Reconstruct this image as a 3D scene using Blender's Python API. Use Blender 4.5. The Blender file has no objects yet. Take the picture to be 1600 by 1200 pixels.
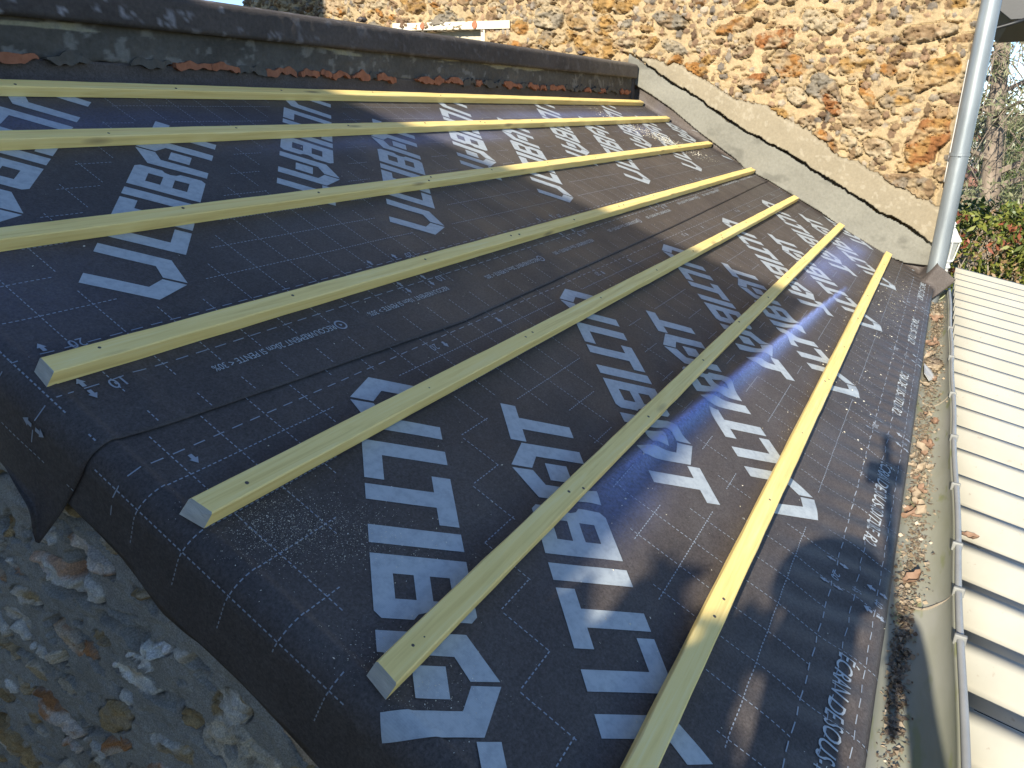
import bpy, bmesh, math, random
import numpy as np
from mathutils import Vector, Matrix

random.seed(7)
RNG = np.random.default_rng(11)
R = math.radians
SC = bpy.context.scene
COL = SC.collection
TH = R(25.9); CT, ST = math.cos(TH), math.sin(TH)
WX0, WK = 4.74, 0.17                      # far stone wall: X = WX0 + WK * Y


def wall_x(y): return WX0 + WK * y


def roofw(x, s, n=0.0):                   # roof coordinates -> world
    return Vector((x, s * CT - n * ST, s * ST + n * CT))


# ------------------------------------------------------------------ object helpers
def tag(o, label=None, cat=None, group=None, kind=None):
    if label: o['label'] = label
    if cat: o['category'] = cat
    if group: o['group'] = group
    if kind: o['kind'] = kind
    return o


def link(name, me, parent=None):
    o = bpy.data.objects.new(name, me); COL.objects.link(o)
    if parent is not None: o.parent = parent
    return o


def empty(name, loc=(0, 0, 0)):
    o = bpy.data.objects.new(name, None); COL.objects.link(o); o.location = loc
    o.empty_display_size = .05
    return o


def mesh(name, verts, faces, mats, smooth=False, fmat=None, base=(0, 0, 0)):
    me = bpy.data.meshes.new(name)
    b = Vector(base)
    me.from_pydata([tuple(Vector(v) - b) for v in verts], [], faces)
    for m in (mats if isinstance(mats, (list, tuple)) else [mats]): me.materials.append(m)
    if fmat is not None: me.polygons.foreach_set('material_index', fmat)
    if smooth: me.polygons.foreach_set('use_smooth', [True] * len(me.polygons))
    me.update()
    return me


def npmesh(name, V, Q, mat, smooth=True, col=None, base=(0, 0, 0)):
    """fast mesh from arrays: V (n,3), Q (m,4) or (m,3)"""
    me = bpy.data.meshes.new(name)
    V = np.asarray(V, np.float32) - np.asarray(base, np.float32)
    Q = np.asarray(Q, np.int32); k = Q.shape[1]
    me.vertices.add(len(V)); me.vertices.foreach_set('co', V.ravel())
    me.loops.add(Q.size); me.loops.foreach_set('vertex_index', Q.ravel())
    me.polygons.add(len(Q)); me.polygons.foreach_set('loop_start', np.arange(0, Q.size, k, dtype=np.int32))
    me.polygons.foreach_set('loop_total', np.full(len(Q), k, np.int32))
    if smooth: me.polygons.foreach_set('use_smooth', np.ones(len(Q), bool))
    me.update(calc_edges=True)
    if col is not None:
        at = me.color_attributes.new('albedo', 'FLOAT_COLOR', 'POINT')
        c = np.ones((len(V), 4), np.float32); c[:, :3] = col
        at.data.foreach_set('color', c.ravel())
    me.materials.append(mat)
    return me


class MB:
    """collects simple solids into one mesh"""
    def __init__(s): s.v = []; s.f = []; s.m = []

    def add(s, vs, fs, mi=0):
        o = len(s.v); s.v += [tuple(v) for v in vs]; s.f += [tuple(o + i for i in f) for f in fs]; s.m += [mi] * len(fs)
        return s

    def box(s, lo, hi, mi=0):
        x0, y0, z0 = lo; x1, y1, z1 = hi
        return s.add([(x0, y0, z0), (x1, y0, z0), (x1, y1, z0), (x0, y1, z0), (x0, y0, z1), (x1, y0, z1), (x1, y1, z1), (x0, y1, z1)],
                     [(3, 2, 1, 0), (4, 5, 6, 7), (0, 1, 5, 4), (1, 2, 6, 5), (2, 3, 7, 6), (3, 0, 4, 7)], mi)

    def prism(s, poly, x0, x1, mi=0):          # polygon in (y,z), swept along X
        n = len(poly)
        vs = [(x0, p[0], p[1]) for p in poly] + [(x1, p[0], p[1]) for p in poly]
        fs = [tuple(range(n))[::-1], tuple(range(n, 2 * n))] + [(i, (i + 1) % n, n + (i + 1) % n, n + i) for i in range(n)]
        return s.add(vs, fs, mi)

    def tube(s, pts, rad, seg=10, mi=0, cap=True):
        pts = [Vector(p) for p in pts]; n = len(pts)
        rad = rad if isinstance(rad, (list, tuple)) else [rad] * n
        rings = []; up = None
        for i, p in enumerate(pts):
            d = (pts[min(i + 1, n - 1)] - pts[max(i - 1, 0)]).normalized()
            if up is None:
                up = Vector((0, 0, 1)) if abs(d.z) < .9 else Vector((1, 0, 0))
            a = (up - d * up.dot(d)).normalized(); b = d.cross(a); up = a
            rings.append([p + (a * math.cos(2 * math.pi * k / seg) + b * math.sin(2 * math.pi * k / seg)) * rad[i] for k in range(seg)])
        vs = [v for r in rings for v in r]
        fs = [(i * seg + k, i * seg + (k + 1) % seg, (i + 1) * seg + (k + 1) % seg, (i + 1) * seg + k) for i in range(n - 1) for k in range(seg)]
        if cap: fs += [tuple(range(seg))[::-1], tuple(range((n - 1) * seg, n * seg))]
        return s.add(vs, fs, mi)

    def lathe(s, c, prof, seg=16, mi=0):       # prof: (radius, dz)
        vs = [(c[0] + r * math.cos(2 * math.pi * k / seg), c[1] + r * math.sin(2 * math.pi * k / seg), c[2] + z) for r, z in prof for k in range(seg)]
        n = len(prof)
        fs = [(i * seg + k, i * seg + (k + 1) % seg, (i + 1) * seg + (k + 1) % seg, (i + 1) * seg + k) for i in range(n - 1) for k in range(seg)]
        fs += [tuple(range(seg))[::-1], tuple(range((n - 1) * seg, n * seg))]
        return s.add(vs, fs, mi)

    def build(s, name, mats, parent=None, smooth=False, base=(0, 0, 0), bevel=0):
        me = mesh(name, s.v, s.f, mats, smooth, s.m, base)
        o = link(name, me, parent)
        if bevel:
            m = o.modifiers.new('bevel', 'BEVEL'); m.width = bevel; m.segments = 2; m.limit_method = 'ANGLE'
        return o


# ------------------------------------------------------------------ value noise
def lattice(seed):
    return np.random.default_rng(seed).random((256, 256)).astype(np.float32)


_LAT = {}


def vnoise(x, y, seed=0):
    L = _LAT.setdefault(seed, lattice(seed + 100))
    x = np.asarray(x, np.float64); y = np.asarray(y, np.float64)
    xi = np.floor(x).astype(int); yi = np.floor(y).astype(int)
    fx = x - xi; fy = y - yi; fx = fx * fx * (3 - 2 * fx); fy = fy * fy * (3 - 2 * fy)
    a = L[xi % 256, yi % 256]; b = L[(xi + 1) % 256, yi % 256]; c = L[xi % 256, (yi + 1) % 256]; d = L[(xi + 1) % 256, (yi + 1) % 256]
    return (a * (1 - fx) + b * fx) * (1 - fy) + (c * (1 - fx) + d * fx) * fy


def fbm(x, y, seed=0, o=4):
    t = 0; a = .5; n = 0
    for i in range(o):
        t = t + a * vnoise(x * 2 ** i + 17.3 * i, y * 2 ** i + 5.1 * i, seed + i); n += a; a *= .5
    return t / n


def sstep(a, b, x):
    t = np.clip((x - a) / (b - a), 0, 1); return t * t * (3 - 2 * t)


# ------------------------------------------------------------------ materials
class NT:
    def __init__(s, name):
        s.m = bpy.data.materials.new(name); s.m.use_nodes = True; s.t = s.m.node_tree
        s.b = s.t.nodes['Principled BSDF']; s.co = None

    def n(s, typ, **k):
        o = s.t.nodes.new(typ)
        for a, v in k.items(): setattr(o, a, v)
        return o

    def l(s, a, b): s.t.links.new(a, b)

    def coord(s, scale=(1, 1, 1), rot=(0, 0, 0)):
        c = s.n('ShaderNodeTexCoord'); mp = s.n('ShaderNodeMapping')
        mp.inputs['Scale'].default_value = scale; mp.inputs['Rotation'].default_value = rot
        s.l(c.outputs['Object'], mp.inputs['Vector']); return mp.outputs['Vector']

    def noise(s, vec, scale, detail=4, rough=.55, out='Fac', dist=0):
        o = s.n('ShaderNodeTexNoise'); o.inputs['Scale'].default_value = scale; o.inputs['Detail'].default_value = detail
        o.inputs['Roughness'].default_value = rough; o.inputs['Distortion'].default_value = dist
        s.l(vec, o.inputs['Vector']); return o.outputs[out]

    def ramp(s, fac, stops, interp='LINEAR'):
        o = s.n('ShaderNodeValToRGB'); cr = o.color_ramp; cr.interpolation = interp
        while len(cr.elements) < len(stops): cr.elements.new(.5)
        for e, (p, c) in zip(cr.elements, stops):
            e.position = p; e.color = (*c, 1) if not isinstance(c, (int, float)) else (c, c, c, 1)
        s.l(fac, o.inputs['Fac']); return o.outputs['Color']

    def mix(s, fac, a, b, mode='MIX'):
        o = s.n('ShaderNodeMix', data_type='RGBA', blend_type=mode)
        for i, v in ((0, fac), (6, a), (7, b)):
            if hasattr(v, 'is_linked'): s.l(v, o.inputs[i])
            elif isinstance(v, (int, float)): o.inputs[i].default_value = v if i == 0 else (v, v, v, 1)
            else: o.inputs[i].default_value = (*v, 1)
        return o.outputs[2]

    def bump(s, h, strength=.3, dist=.01, prev=None):
        o = s.n('ShaderNodeBump'); o.inputs['Strength'].default_value = strength; o.inputs['Distance'].default_value = dist
        s.l(h, o.inputs['Height'])
        if prev is not None: s.l(prev, o.inputs['Normal'])
        s.l(o.outputs['Normal'], s.b.inputs['Normal']); return o.outputs['Normal']

    def set(s, col=None, rough=None, spec=None, metal=None, sheen=None):
        for nm, v in (('Base Color', col), ('Roughness', rough), ('Specular IOR Level', spec), ('Metallic', metal)):
            if v is None: continue
            if hasattr(v, 'is_linked'): s.l(v, s.b.inputs[nm])
            elif isinstance(v, tuple): s.b.inputs[nm].default_value = (*v, 1)
            else: s.b.inputs[nm].default_value = v
        return s.m


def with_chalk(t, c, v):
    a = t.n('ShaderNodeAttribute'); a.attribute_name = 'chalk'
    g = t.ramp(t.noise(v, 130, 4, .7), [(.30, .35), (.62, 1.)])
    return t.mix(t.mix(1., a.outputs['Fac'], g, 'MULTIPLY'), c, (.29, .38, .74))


def m_membrane():
    t = NT('underlay_membrane'); v = t.coord()
    big = t.noise(v, 2.2, 5, .6); fine = t.noise(v, 90, 3, .6)
    c = t.mix(t.ramp(big, [(.3, 0.), (.7, 1.)]), (.060, .050, .045), (.090, .075, .066))
    dust = t.ramp(t.noise(v, 9, 6, .7), [(.5, 0.), (.78, 1.)])
    c = t.mix(t.mix(.22, (0, 0, 0), dust), c, (.16, .145, .13))
    c = t.mix(t.mix(.12, (0, 0, 0), t.ramp(fine, [(.45, 0.), (.75, 1.)])), c, (.2, .19, .18))
    r = t.ramp(t.noise(v, 5, 4, .6), [(.3, .38), (.75, .58)])
    sp = t.ramp(t.noise(v, 210, 4, .75), [(.30, .62), (.72, 1.45)])
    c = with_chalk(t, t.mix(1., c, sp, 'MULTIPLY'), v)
    t.set(c, r, .12)
    b = t.bump(t.noise(v, 520, 2, .5), .10, .002)
    t.bump(t.noise(v, 14, 4, .5), .12, .006, b)
    return t.m


def m_print():
    t = NT('print_ink'); v = t.coord()
    wear = t.ramp(t.noise(v, 60, 5, .7), [(.36, 0.), (.56, 1.)])
    w = t.n('ShaderNodeTexWave', wave_type='BANDS', bands_direction='X'); w.inputs['Scale'].default_value = 110; t.l(v, w.inputs['Vector'])
    c = t.mix(wear, (.34, .37, .38), (.43, .465, .465))
    c = t.mix(t.mix(.13, (0, 0, 0), w.outputs['Color']), c, (.2, .22, .26))
    return t.set(with_chalk(t, c, v), .55, .4)


def m_dash():
    t = NT('print_dash_ink'); v = t.coord()
    return t.set(with_chalk(t, t.mix(t.noise(v, 30, 3), (.20, .23, .28), (.36, .39, .41)), v), .55, .4)


def m_wood():
    t = NT('treated_softwood')
    oi = t.n('ShaderNodeObjectInfo')
    c0 = t.n('ShaderNodeTexCoord'); add = t.n('ShaderNodeVectorMath', operation='ADD'); comb = t.n('ShaderNodeCombineXYZ')
    mul = t.n('ShaderNodeMath', operation='MULTIPLY'); mul.inputs[1].default_value = 37
    t.l(oi.outputs['Random'], mul.inputs[0]); t.l(mul.outputs[0], comb.inputs[0]); t.l(mul.outputs[0], comb.inputs[2])
    t.l(c0.outputs['Object'], add.inputs[0]); t.l(comb.outputs[0], add.inputs[1])
    mp = t.n('ShaderNodeMapping'); mp.inputs['Scale'].default_value = (1.6, 42, 42); t.l(add.outputs[0], mp.inputs['Vector'])
    grain = t.noise(mp.outputs[0], 2.0, 6, .65, dist=.7)
    mp2 = t.n('ShaderNodeMapping'); mp2.inputs['Scale'].default_value = (1, 5, 5); t.l(add.outputs[0], mp2.inputs['Vector'])
    tone = t.noise(mp2.outputs[0], 1.7, 3, .5)
    c = t.ramp(grain, [(.22, (.68, .46, .14)), (.5, (.92, .69, .25)), (.8, (.95, .78, .38))])
    c = t.mix(t.ramp(tone, [(.35, 0.), (.7, 1.)]), c, t.mix(.45, c, (.95, .66, .20)))
    # knots: sparse cells, brown
    mp3 = t.n('ShaderNodeMapping'); mp3.inputs['Scale'].default_value = (3.2, 13, 13); t.l(add.outputs[0], mp3.inputs['Vector'])
    vo = t.n('ShaderNodeTexVoronoi', feature='F1'); vo.inputs['Scale'].default_value = 1; t.l(mp3.outputs[0], vo.inputs['Vector'])
    kd = t.ramp(vo.outputs['Distance'], [(.05, 1.), (.16, 0.)])
    sel = t.ramp(vo.outputs['Color'], [(.36, 0.), (.40, 1.)])
    k = t.mix(1., kd, sel, 'MULTIPLY')
    c = t.mix(t.mix(.75, (0, 0, 0), k), c, (.30, .19, .09))
    t.set(c, .62, .35)
    t.bump(grain, .22, .002)
    return t.m


def m_vcol(name, rough=.9, fine=160, amt=.35, bumps=.5, bscale=120):
    t = NT(name); v = t.coord()
    a = t.n('ShaderNodeVertexColor'); a.layer_name = 'albedo'
    nz = t.ramp(t.noise(v, fine, 5, .65), [(.25, 1 - amt), (.75, 1 + amt * .6)])
    c = t.mix(1., a.outputs['Color'], nz, 'MULTIPLY')
    t.set(c, rough, .25)
    t.bump(t.noise(v, bscale, 6, .7), bumps, .004)
    return t.m


def m_noise(name, c0, c1, scale=8, rough=.8, spec=.3, bump=.2, bscale=60, metal=0, detail=5, dist=.004, stretch=(1, 1, 1), specks=None):
    t = NT(name); v = t.coord(stretch)
    c = t.mix(t.ramp(t.noise(v, scale, detail, .6), [(.3, 0.), (.7, 1.)]), c0, c1)
    if specks:
        c = t.mix(t.ramp(t.noise(v, specks[1], 3, .6), [(specks[2], 0.), (specks[2] + .07, 1.)]), c, specks[0])
    t.set(c, rough, spec, metal)
    if bump: t.bump(t.noise(v, bscale, 5, .6), bump, dist)
    return t.m


def m_leaf(name, c0, c1, scale=3, trans=.25):
    t = NT(name)
    g = t.n('ShaderNodeNewGeometry')
    c = t.ramp(g.outputs['Random Per Island'], [(0., c0), (1., c1)])
    t.set(c, .45, .4)
    tr = t.n('ShaderNodeBsdfTranslucent'); t.l(c, tr.inputs['Color'])
    ms = t.n('ShaderNodeMixShader'); ms.inputs[0].default_value = trans
    t.l(t.b.outputs[0], ms.inputs[1]); t.l(tr.outputs[0], ms.inputs[2])
    t.l(ms.outputs[0], t.t.nodes['Material Output'].inputs['Surface'])
    return t.m


M = dict(
    membrane=m_membrane(), ink=m_print(), dash=m_dash(), wood=m_wood(),
    endgrain=m_noise('sawn_end', (.42, .40, .34), (.62, .58, .48), 60, .85, .2, .6, 300, stretch=(1, .2, 1)),
    nail=m_noise('rusty_nail', (.05, .04, .035), (.12, .09, .07), 90, .6, .5, .1),
    stonewall=m_vcol('rubble_stone'), render=m_vcol('cement_render', .92, 60, .16, .35, 90),
    nearwall=m_vcol('shaded_rubble', .92, 320, .6, 1.0, 260),
    concrete=m_vcol('old_concrete', .9, 70, .3, .5, 80),
    tile=m_noise('terracotta', (.24, .09, .045), (.36, .15, .08), 30, .85, .25, .4, 80),
    zinc=m_noise('galvanised_zinc', (.17, .19, .20), (.27, .295, .30), 11, .40, .5, .15, 40, .45, stretch=(1, 1, .25)),
    bead=m_noise('grey_pvc', (.26, .26, .245), (.34, .34, .32), 9, .45, .5, .05),
    gutter=m_noise('stained_pvc_gutter', (.36, .35, .29), (.27, .27, .19), 7, .6, .4, .1, 30, stretch=(.3, 1, 1), specks=((.24, .25, .13), 16, .58)),
    whiteroof=m_noise('white_sheet_metal', (.34, .325, .27), (.40, .38, .315), 4, .5, .4, .03, 40, specks=((.30, .27, .22), 45, .66)),
    lintel=m_noise('white_painted_lintel', (.50, .45, .35), (.56, .51, .40), 12, .7, .3, .2),
    recess=m_noise('recess_panel', (.24, .215, .155), (.28, .25, .18), 10, .8, .3, .1),
    whitepaint=m_noise('white_paint', (.44, .44, .41), (.52, .52, .49), 10, .5, .5, .05),
    dark=m_noise('dark_painted_metal', (.008, .009, .010), (.014, .015, .017), 8, .5, .5, .05),
    bark=m_noise('bark', (.13, .10, .075), (.26, .21, .16), 9, .95, .2, .8, 25, dist=.02, stretch=(1, 1, .3)),
    twig=m_noise('twig_bark', (.16, .13, .10), (.28, .24, .18), 9, .95, .2, .3),
    needle=m_leaf('cedar_needles', (.10, .115, .055), (.24, .24, .13), trans=.15),
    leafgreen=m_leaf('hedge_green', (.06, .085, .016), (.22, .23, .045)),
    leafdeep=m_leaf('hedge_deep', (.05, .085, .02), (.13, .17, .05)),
    leafred=m_leaf('hedge_red', (.20, .05, .03), (.34, .13, .07)),
    leafbrown=m_leaf('hedge_brown', (.17, .10, .05), (.30, .20, .10)),
    farleaf=m_leaf('far_foliage', (.09, .10, .05), (.20, .20, .11), trans=.15),
    laurel=m_leaf('laurel_leaf', (.04, .08, .02), (.09, .14, .04)),
    dryleaf=m_noise('dry_leaf', (.16, .095, .062), (.26, .17, .115), 40, .8, .3, .3, 90),
    dryleaf2=m_noise('pale_dry_leaf', (.22, .17, .115), (.31, .25, .18), 40, .8, .3, .3, 90),
    litter=m_leaf('leaf_litter', (.08, .055, .038), (.31, .245, .165), trans=.05),
    moss=m_noise('moss', (.10, .09, .03), (.22, .20, .07), 60, .95, .1, .8, 160),
    sawdust=m_leaf('sawdust', (.62, .54, .36), (.82, .78, .66), trans=.1),
    ground=m_noise('garden_soil', (.10, .09, .05), (.18, .17, .09), .8, .95, .2, .4, 20, dist=.03),
    plaster=m_noise('house_plaster', (.55, .50, .42), (.64, .59, .50), 2, .9, .2, .2),
    rooftile=m_noise('house_roof_tiles', (.26, .13, .09), (.38, .20, .14), 6, .85, .3, .4, 30),
    glass=m_noise('pale_glass', (.20, .21, .20), (.27, .28, .27), 5, .15, .5, 0),
    skin=m_noise('skin', (.55, .36, .27), (.62, .42, .32), 20, .5, .4, .05),
    jacket=m_noise('navy_jacket', (.03, .04, .07), (.05, .06, .10), 30, .8, .3, .2),
    trousers=m_noise('grey_trousers', (.10, .10, .10), (.15, .15, .14), 30, .85, .3, .2),
    alu=m_noise('aluminium', (.55, .56, .57), (.66, .67, .68), 20, .35, .5, .05, metal=.9),
    black=m_noise('black_plastic', (.02, .02, .022), (.03, .03, .032), 20, .35, .5, .02),
    clip=m_noise('weathered_clip', (.15, .15, .14), (.22, .22, .20), 30, .6, .4, .1),
    nearmortar=m_noise('grey_mortar_lump', (.075, .068, .056), (.12, .108, .09), 40, .95, .2, .5),
    mortarlip=m_noise('pale_lime_mortar', (.38, .33, .24), (.50, .45, .34), 40, .95, .2, .5),
)

# ------------------------------------------------------------------ roof membrane surface
BAT_S = [2.412, 2.142, 1.779, 1.406, 1.042, .684, .342]        # batten centre lines up the slope


def lap_edge(x):
    return np.interp(x, [-.3, -.02, .066, .88, 2.6, 4.6, 5.2], [1.24, 1.24, 1.229, 1.186, 1.215, 1.268, 1.275])


def wrinkle(x, s):
    n = .0035 * (fbm(x * 3.1 + 3, s * 3.1, 20, 3) - .5)
    n = n + .0018 * (fbm(x * 10, s * 6, 24, 2) - .5)
    ew = np.clip((.33 - s) / .25, 0, 1) * np.clip((s - .02) / .05, 0, 1)
    n = n + ew * .0045 * np.sin(2 * np.pi * (x + .55 * s + .04 * fbm(x * 4, s * 5, 29, 2)) / .105) * (.4 + fbm(x * 1.5, s * 2, 31, 2))
    # a long soft crease across the lower sheet
    sl = .453 + (3.33 - x) * .0728
    n = n + .012 * np.exp(-((s - sl) / .022) ** 2) * np.clip((3.4 - x) / 1.2, 0, 1) * np.clip((x - .35) / .5, 0, 1)
    # drag lines near the rake
    n = n + .003 * np.exp(-((x - .07 - .25 * (s - 1.25)) / .02) ** 2) * np.clip((s - 1.22) / .05, 0, 1) * np.clip((1.42 - s) / .05, 0, 1)
    k = np.ones_like(x)
    for b in BAT_S: k = k * (1 - .85 * np.exp(-((s - b) / .035) ** 2))
    return n * k


FOLD_A, FOLD_R = -.014, .046


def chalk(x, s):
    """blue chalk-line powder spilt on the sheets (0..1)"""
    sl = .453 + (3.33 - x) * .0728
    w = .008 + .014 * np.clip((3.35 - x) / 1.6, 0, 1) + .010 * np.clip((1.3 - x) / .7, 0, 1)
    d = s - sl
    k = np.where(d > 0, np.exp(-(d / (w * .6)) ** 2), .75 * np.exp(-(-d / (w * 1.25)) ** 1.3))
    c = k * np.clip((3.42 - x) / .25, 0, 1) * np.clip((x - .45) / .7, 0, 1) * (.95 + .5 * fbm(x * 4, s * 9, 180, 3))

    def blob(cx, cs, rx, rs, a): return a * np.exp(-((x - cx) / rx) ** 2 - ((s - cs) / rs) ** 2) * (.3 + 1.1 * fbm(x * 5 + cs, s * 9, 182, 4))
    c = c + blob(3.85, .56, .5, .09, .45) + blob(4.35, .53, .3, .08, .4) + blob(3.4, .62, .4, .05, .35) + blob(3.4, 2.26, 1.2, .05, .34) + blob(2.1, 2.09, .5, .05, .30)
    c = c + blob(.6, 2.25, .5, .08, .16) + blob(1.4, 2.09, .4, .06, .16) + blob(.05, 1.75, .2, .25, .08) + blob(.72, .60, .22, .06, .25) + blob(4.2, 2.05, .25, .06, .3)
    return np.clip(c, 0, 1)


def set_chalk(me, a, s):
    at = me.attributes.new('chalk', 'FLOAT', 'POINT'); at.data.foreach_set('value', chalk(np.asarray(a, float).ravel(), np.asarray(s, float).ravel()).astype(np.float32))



def foot_x(s):
    k = sstep(.125, .075, s)
    return (wall_x(s * CT) - .02 + .006 * np.sin(s * 9)) * (1 - k) + 4.535 * k



def surf(a, s, off=0.0):
    """sheet coordinates (along battens, up the slope) -> world; folds over the rake, the eave, the wall foot and the parapet foot"""
    a = np.asarray(a, float); s = np.asarray(s, float)
    X = a.copy(); S = s.copy(); N = wrinkle(a, s) - .003
    # rake fold
    d = np.clip(FOLD_A - a, 0, None); ph = np.minimum(d / FOLD_R, math.pi / 2); rest = np.maximum(d - FOLD_R * math.pi / 2, 0)
    fl = d > 0
    wav = .006 * (fbm(s * 7, a * 5 + 2, 40, 3) - .5)
    Xf = FOLD_A - (FOLD_R + off) * np.sin(ph) + wav * np.minimum(rest / .05, 1)
    Nf = -FOLD_R * (1 - np.cos(ph)) - rest
    X = np.where(fl, Xf, X); N = np.where(fl, Nf + off * np.cos(ph), N + off)
    # eave fold
    ES, ER = .028, .022
    d = np.clip(ES - s, 0, None); ph = np.minimum(d / ER, R(78)); rest = np.maximum(d - ER * R(78), 0)
    k = (d > 0) * np.clip((4.6 - a) / .12, 0, 1)
    Sf = ES - ER * np.sin(ph) - rest * math.cos(R(78)); Nf = -ER * (1 - np.cos(ph)) - rest * math.sin(R(78))
    S = np.where(d > 0, S * (1 - k) + Sf * k, S); N = np.where(d > 0, N + Nf * k, N)
    # parapet foot
    PS, PR = 2.478, .03
    d = np.clip(s - PS, 0, None); ph = np.minimum(d / PR, R(66)); rest = np.maximum(d - PR * R(66), 0)
    S = np.where(d > 0, PS + PR * np.sin(ph) + rest * math.cos(R(66)), S)
    N = np.where(d > 0, N + PR * (1 - np.cos(ph)) + rest * math.sin(R(66)) , N)
    # wall foot upturn
    xw = foot_x(S)
    WR = .025
    d = np.clip(a - (xw - WR), 0, None); ph = np.minimum(d / WR, R(84)); rest = np.maximum(d - WR * R(84), 0)
    X = np.where(d > 0, xw - WR + WR * np.sin(ph) + rest * math.cos(R(84)), X)
    N = np.where(d > 0, N + WR * (1 - np.cos(ph)) + rest * math.sin(R(84)), N)
    Y = S * CT - N * ST; Z = S * ST + N * CT
    X = np.minimum(X, wall_x(Y) - .012)
    return np.stack([X, Y, Z], -1)


def a_axis():
    return np.concatenate([np.arange(-.34, -.1, .02), np.arange(-.1, .0, .006), np.arange(.0, 1.3, .0105), np.arange(1.3, 4.5, .020), np.arange(4.5, 5.35, .010)])


def sheet(name, s_lo, s_hi, off, label):
    A = a_axis(); T = np.linspace(0, 1, 150)
    AA, TT = np.meshgrid(A, T, indexing='ij')
    drop = np.clip(FOLD_A - FOLD_R * 1.57 - AA, 0, None)
    lo = s_lo(AA) + .30 * drop if name == 'upper' else s_lo(AA)
    SS = lo + (s_hi - lo) * TT
    # how far each sheet runs down over the rake and up the wall
    if name == 'upper': lim = .193 + .008 * np.sin(SS * 20) + .078 * np.exp(-np.clip((SS - 1.300) / .020, 0, None) ** 2)
    else: lim = np.interp(SS, [0, .7, .83, .95, 1.03, 1.14, 1.27, 1.5], [.18, .18, .166, .165, .177, .149, .143, .15])
    amin = FOLD_A - FOLD_R * 1.57 - (lim - FOLD_R)
    up = .105 + .012 * np.sin(SS * 6.1) + .01 * np.sin(SS * 17)
    amax = foot_x(SS) + up
    A2 = np.clip(AA, amin, amax)
    P = surf(A2, SS, off)
    if name == 'upper':                      # free corner hangs a little away from the gable
        P[..., 0] -= .16 * np.clip(drop - .12, 0, None) * np.clip((1.42 - SS) / .12, 0, 1)
    n, m = AA.shape
    idx = np.arange(n * m).reshape(n, m)
    Q = np.stack([idx[:-1, :-1], idx[1:, :-1], idx[1:, 1:], idx[:-1, 1:]], -1).reshape(-1, 4)
    # drop the collapsed faces beyond the trimmed border
    w = np.abs(A2[1:] - A2[:-1])
    keep = ((w[:, :-1] > 1e-6) | (w[:, 1:] > 1e-6)).reshape(-1)
    root = empty('roof_underlay', tuple(roofw(0, 0)))
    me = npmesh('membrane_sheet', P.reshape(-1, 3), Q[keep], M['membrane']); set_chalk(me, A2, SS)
    o = link('membrane_sheet', me, root)
    md = o.modifiers.new('thickness', 'SOLIDIFY'); md.thickness = .0012; md.offset = -1
    tag(root, label, 'roofing underlay')
    return root


# ------------------------------------------------------------------ print on the sheets (in sheet coordinates)
HB, HT, CAPW = .155, .320, .037
Uv = lambda p: (p[0], .475 - p[1])
GL = {
    'A': [[(.0, .155), (.036, .155), (.038, .271), (.0, .296)], [(.0, .296), (.038, .271), (.0765, .290), (.0755, .337)],
          [(.083, .337), (.083, .290), (.121, .271), (.158, .296)], [(.158, .296), (.121, .271), (.122, .155), (.159, .155)],
          [(.054, .204), (.104, .204), (.104, .255), (.054, .255)]],
    'L': [[(0, .155), (.037, .155), (.037, .32), (0, .32)], [(.037, .155), (.100, .155), (.100, .191), (.037, .191)]],
    'T': [[(0, .283), (.118, .283), (.118, .32), (0, .32)], [(.0405, .155), (.0775, .155), (.0775, .283), (.0405, .283)]],
    'I': [[(0, .155), (.038, .155), (.038, .32), (0, .32)]],
    'B': [[(0, .155), (.037, .155), (.037, .32), (0, .32)], [(.037, .155), (.108, .155), (.120, .166), (.120, .190), (.037, .190)],
          [(.037, .285), (.120, .285), (.120, .309), (.108, .32), (.037, .32)], [(.037, .224), (.110, .224), (.106, .2375), (.110, .251), (.037, .251)],
          [(.084, .190), (.120, .190), (.120, .216), (.110, .224), (.084, .224)], [(.084, .251), (.110, .251), (.120, .259), (.120, .285), (.084, .285)]],
}
GL['U'] = [[Uv(p) for p in q][::-1] for q in GL['A'][:4]]
WORD = [('U', 0), ('L', .195), ('T', .269), ('I', .403), ('B', .462), ('A', .603), ('T', .767)]
Q2 = 2 ** -.5
LOGO_A = (.469, 1.169)      # reads down the slope
LOGO_B = (.190, .197)       # reads up the slope
PITCH = .938


def logo_xf(org, kind):
    if kind == 'A': r = (-Q2, -Q2); u = (Q2, -Q2)
    else: r = (Q2, Q2); u = (-Q2, Q2)
    return lambda p: (org[0] + p[0] * r[0] + (p[1] - HB) * u[0], org[1] + p[0] * r[1] + (p[1] - HB) * u[1])


def in_logo(x, s, org, kind, pad=.028):
    dx, ds = x - org[0], s - org[1]
    if kind == 'A': u = (-dx - ds) * Q2; v = (dx - ds) * Q2
    else: u = (dx + ds) * Q2; v = (ds - dx) * Q2
    return -pad < u < .885 + pad and -.02 - pad < v < .182 + pad


def poly_to_tris(polys, maxlen=.0145):
    bm = bmesh.new()
    for q in polys:
        if len(q) < 3: continue
        bm.faces.new([bm.verts.new((p[0], p[1], 0)) for p in q])
    for _ in range(5):
        es = [e for e in bm.edges if e.calc_length() > maxlen]
        if not es: break
        bmesh.ops.subdivide_edges(bm, edges=es, cuts=1, use_grid_fill=True)
        bmesh.ops.triangulate(bm, faces=[f for f in bm.faces if len(f.verts) > 4])
    bmesh.ops.triangulate(bm, faces=bm.faces[:])
    bm.verts.index_update()
    V = np.array([v.co[:2] for v in bm.verts]); F = np.array([[v.index for v in f.verts] for f in bm.faces])
    bm.free()
    return V, F


def trim(V, F, ok):
    c = V[F].mean(1)
    return F[ok(c[:, 0], c[:, 1])]


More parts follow.
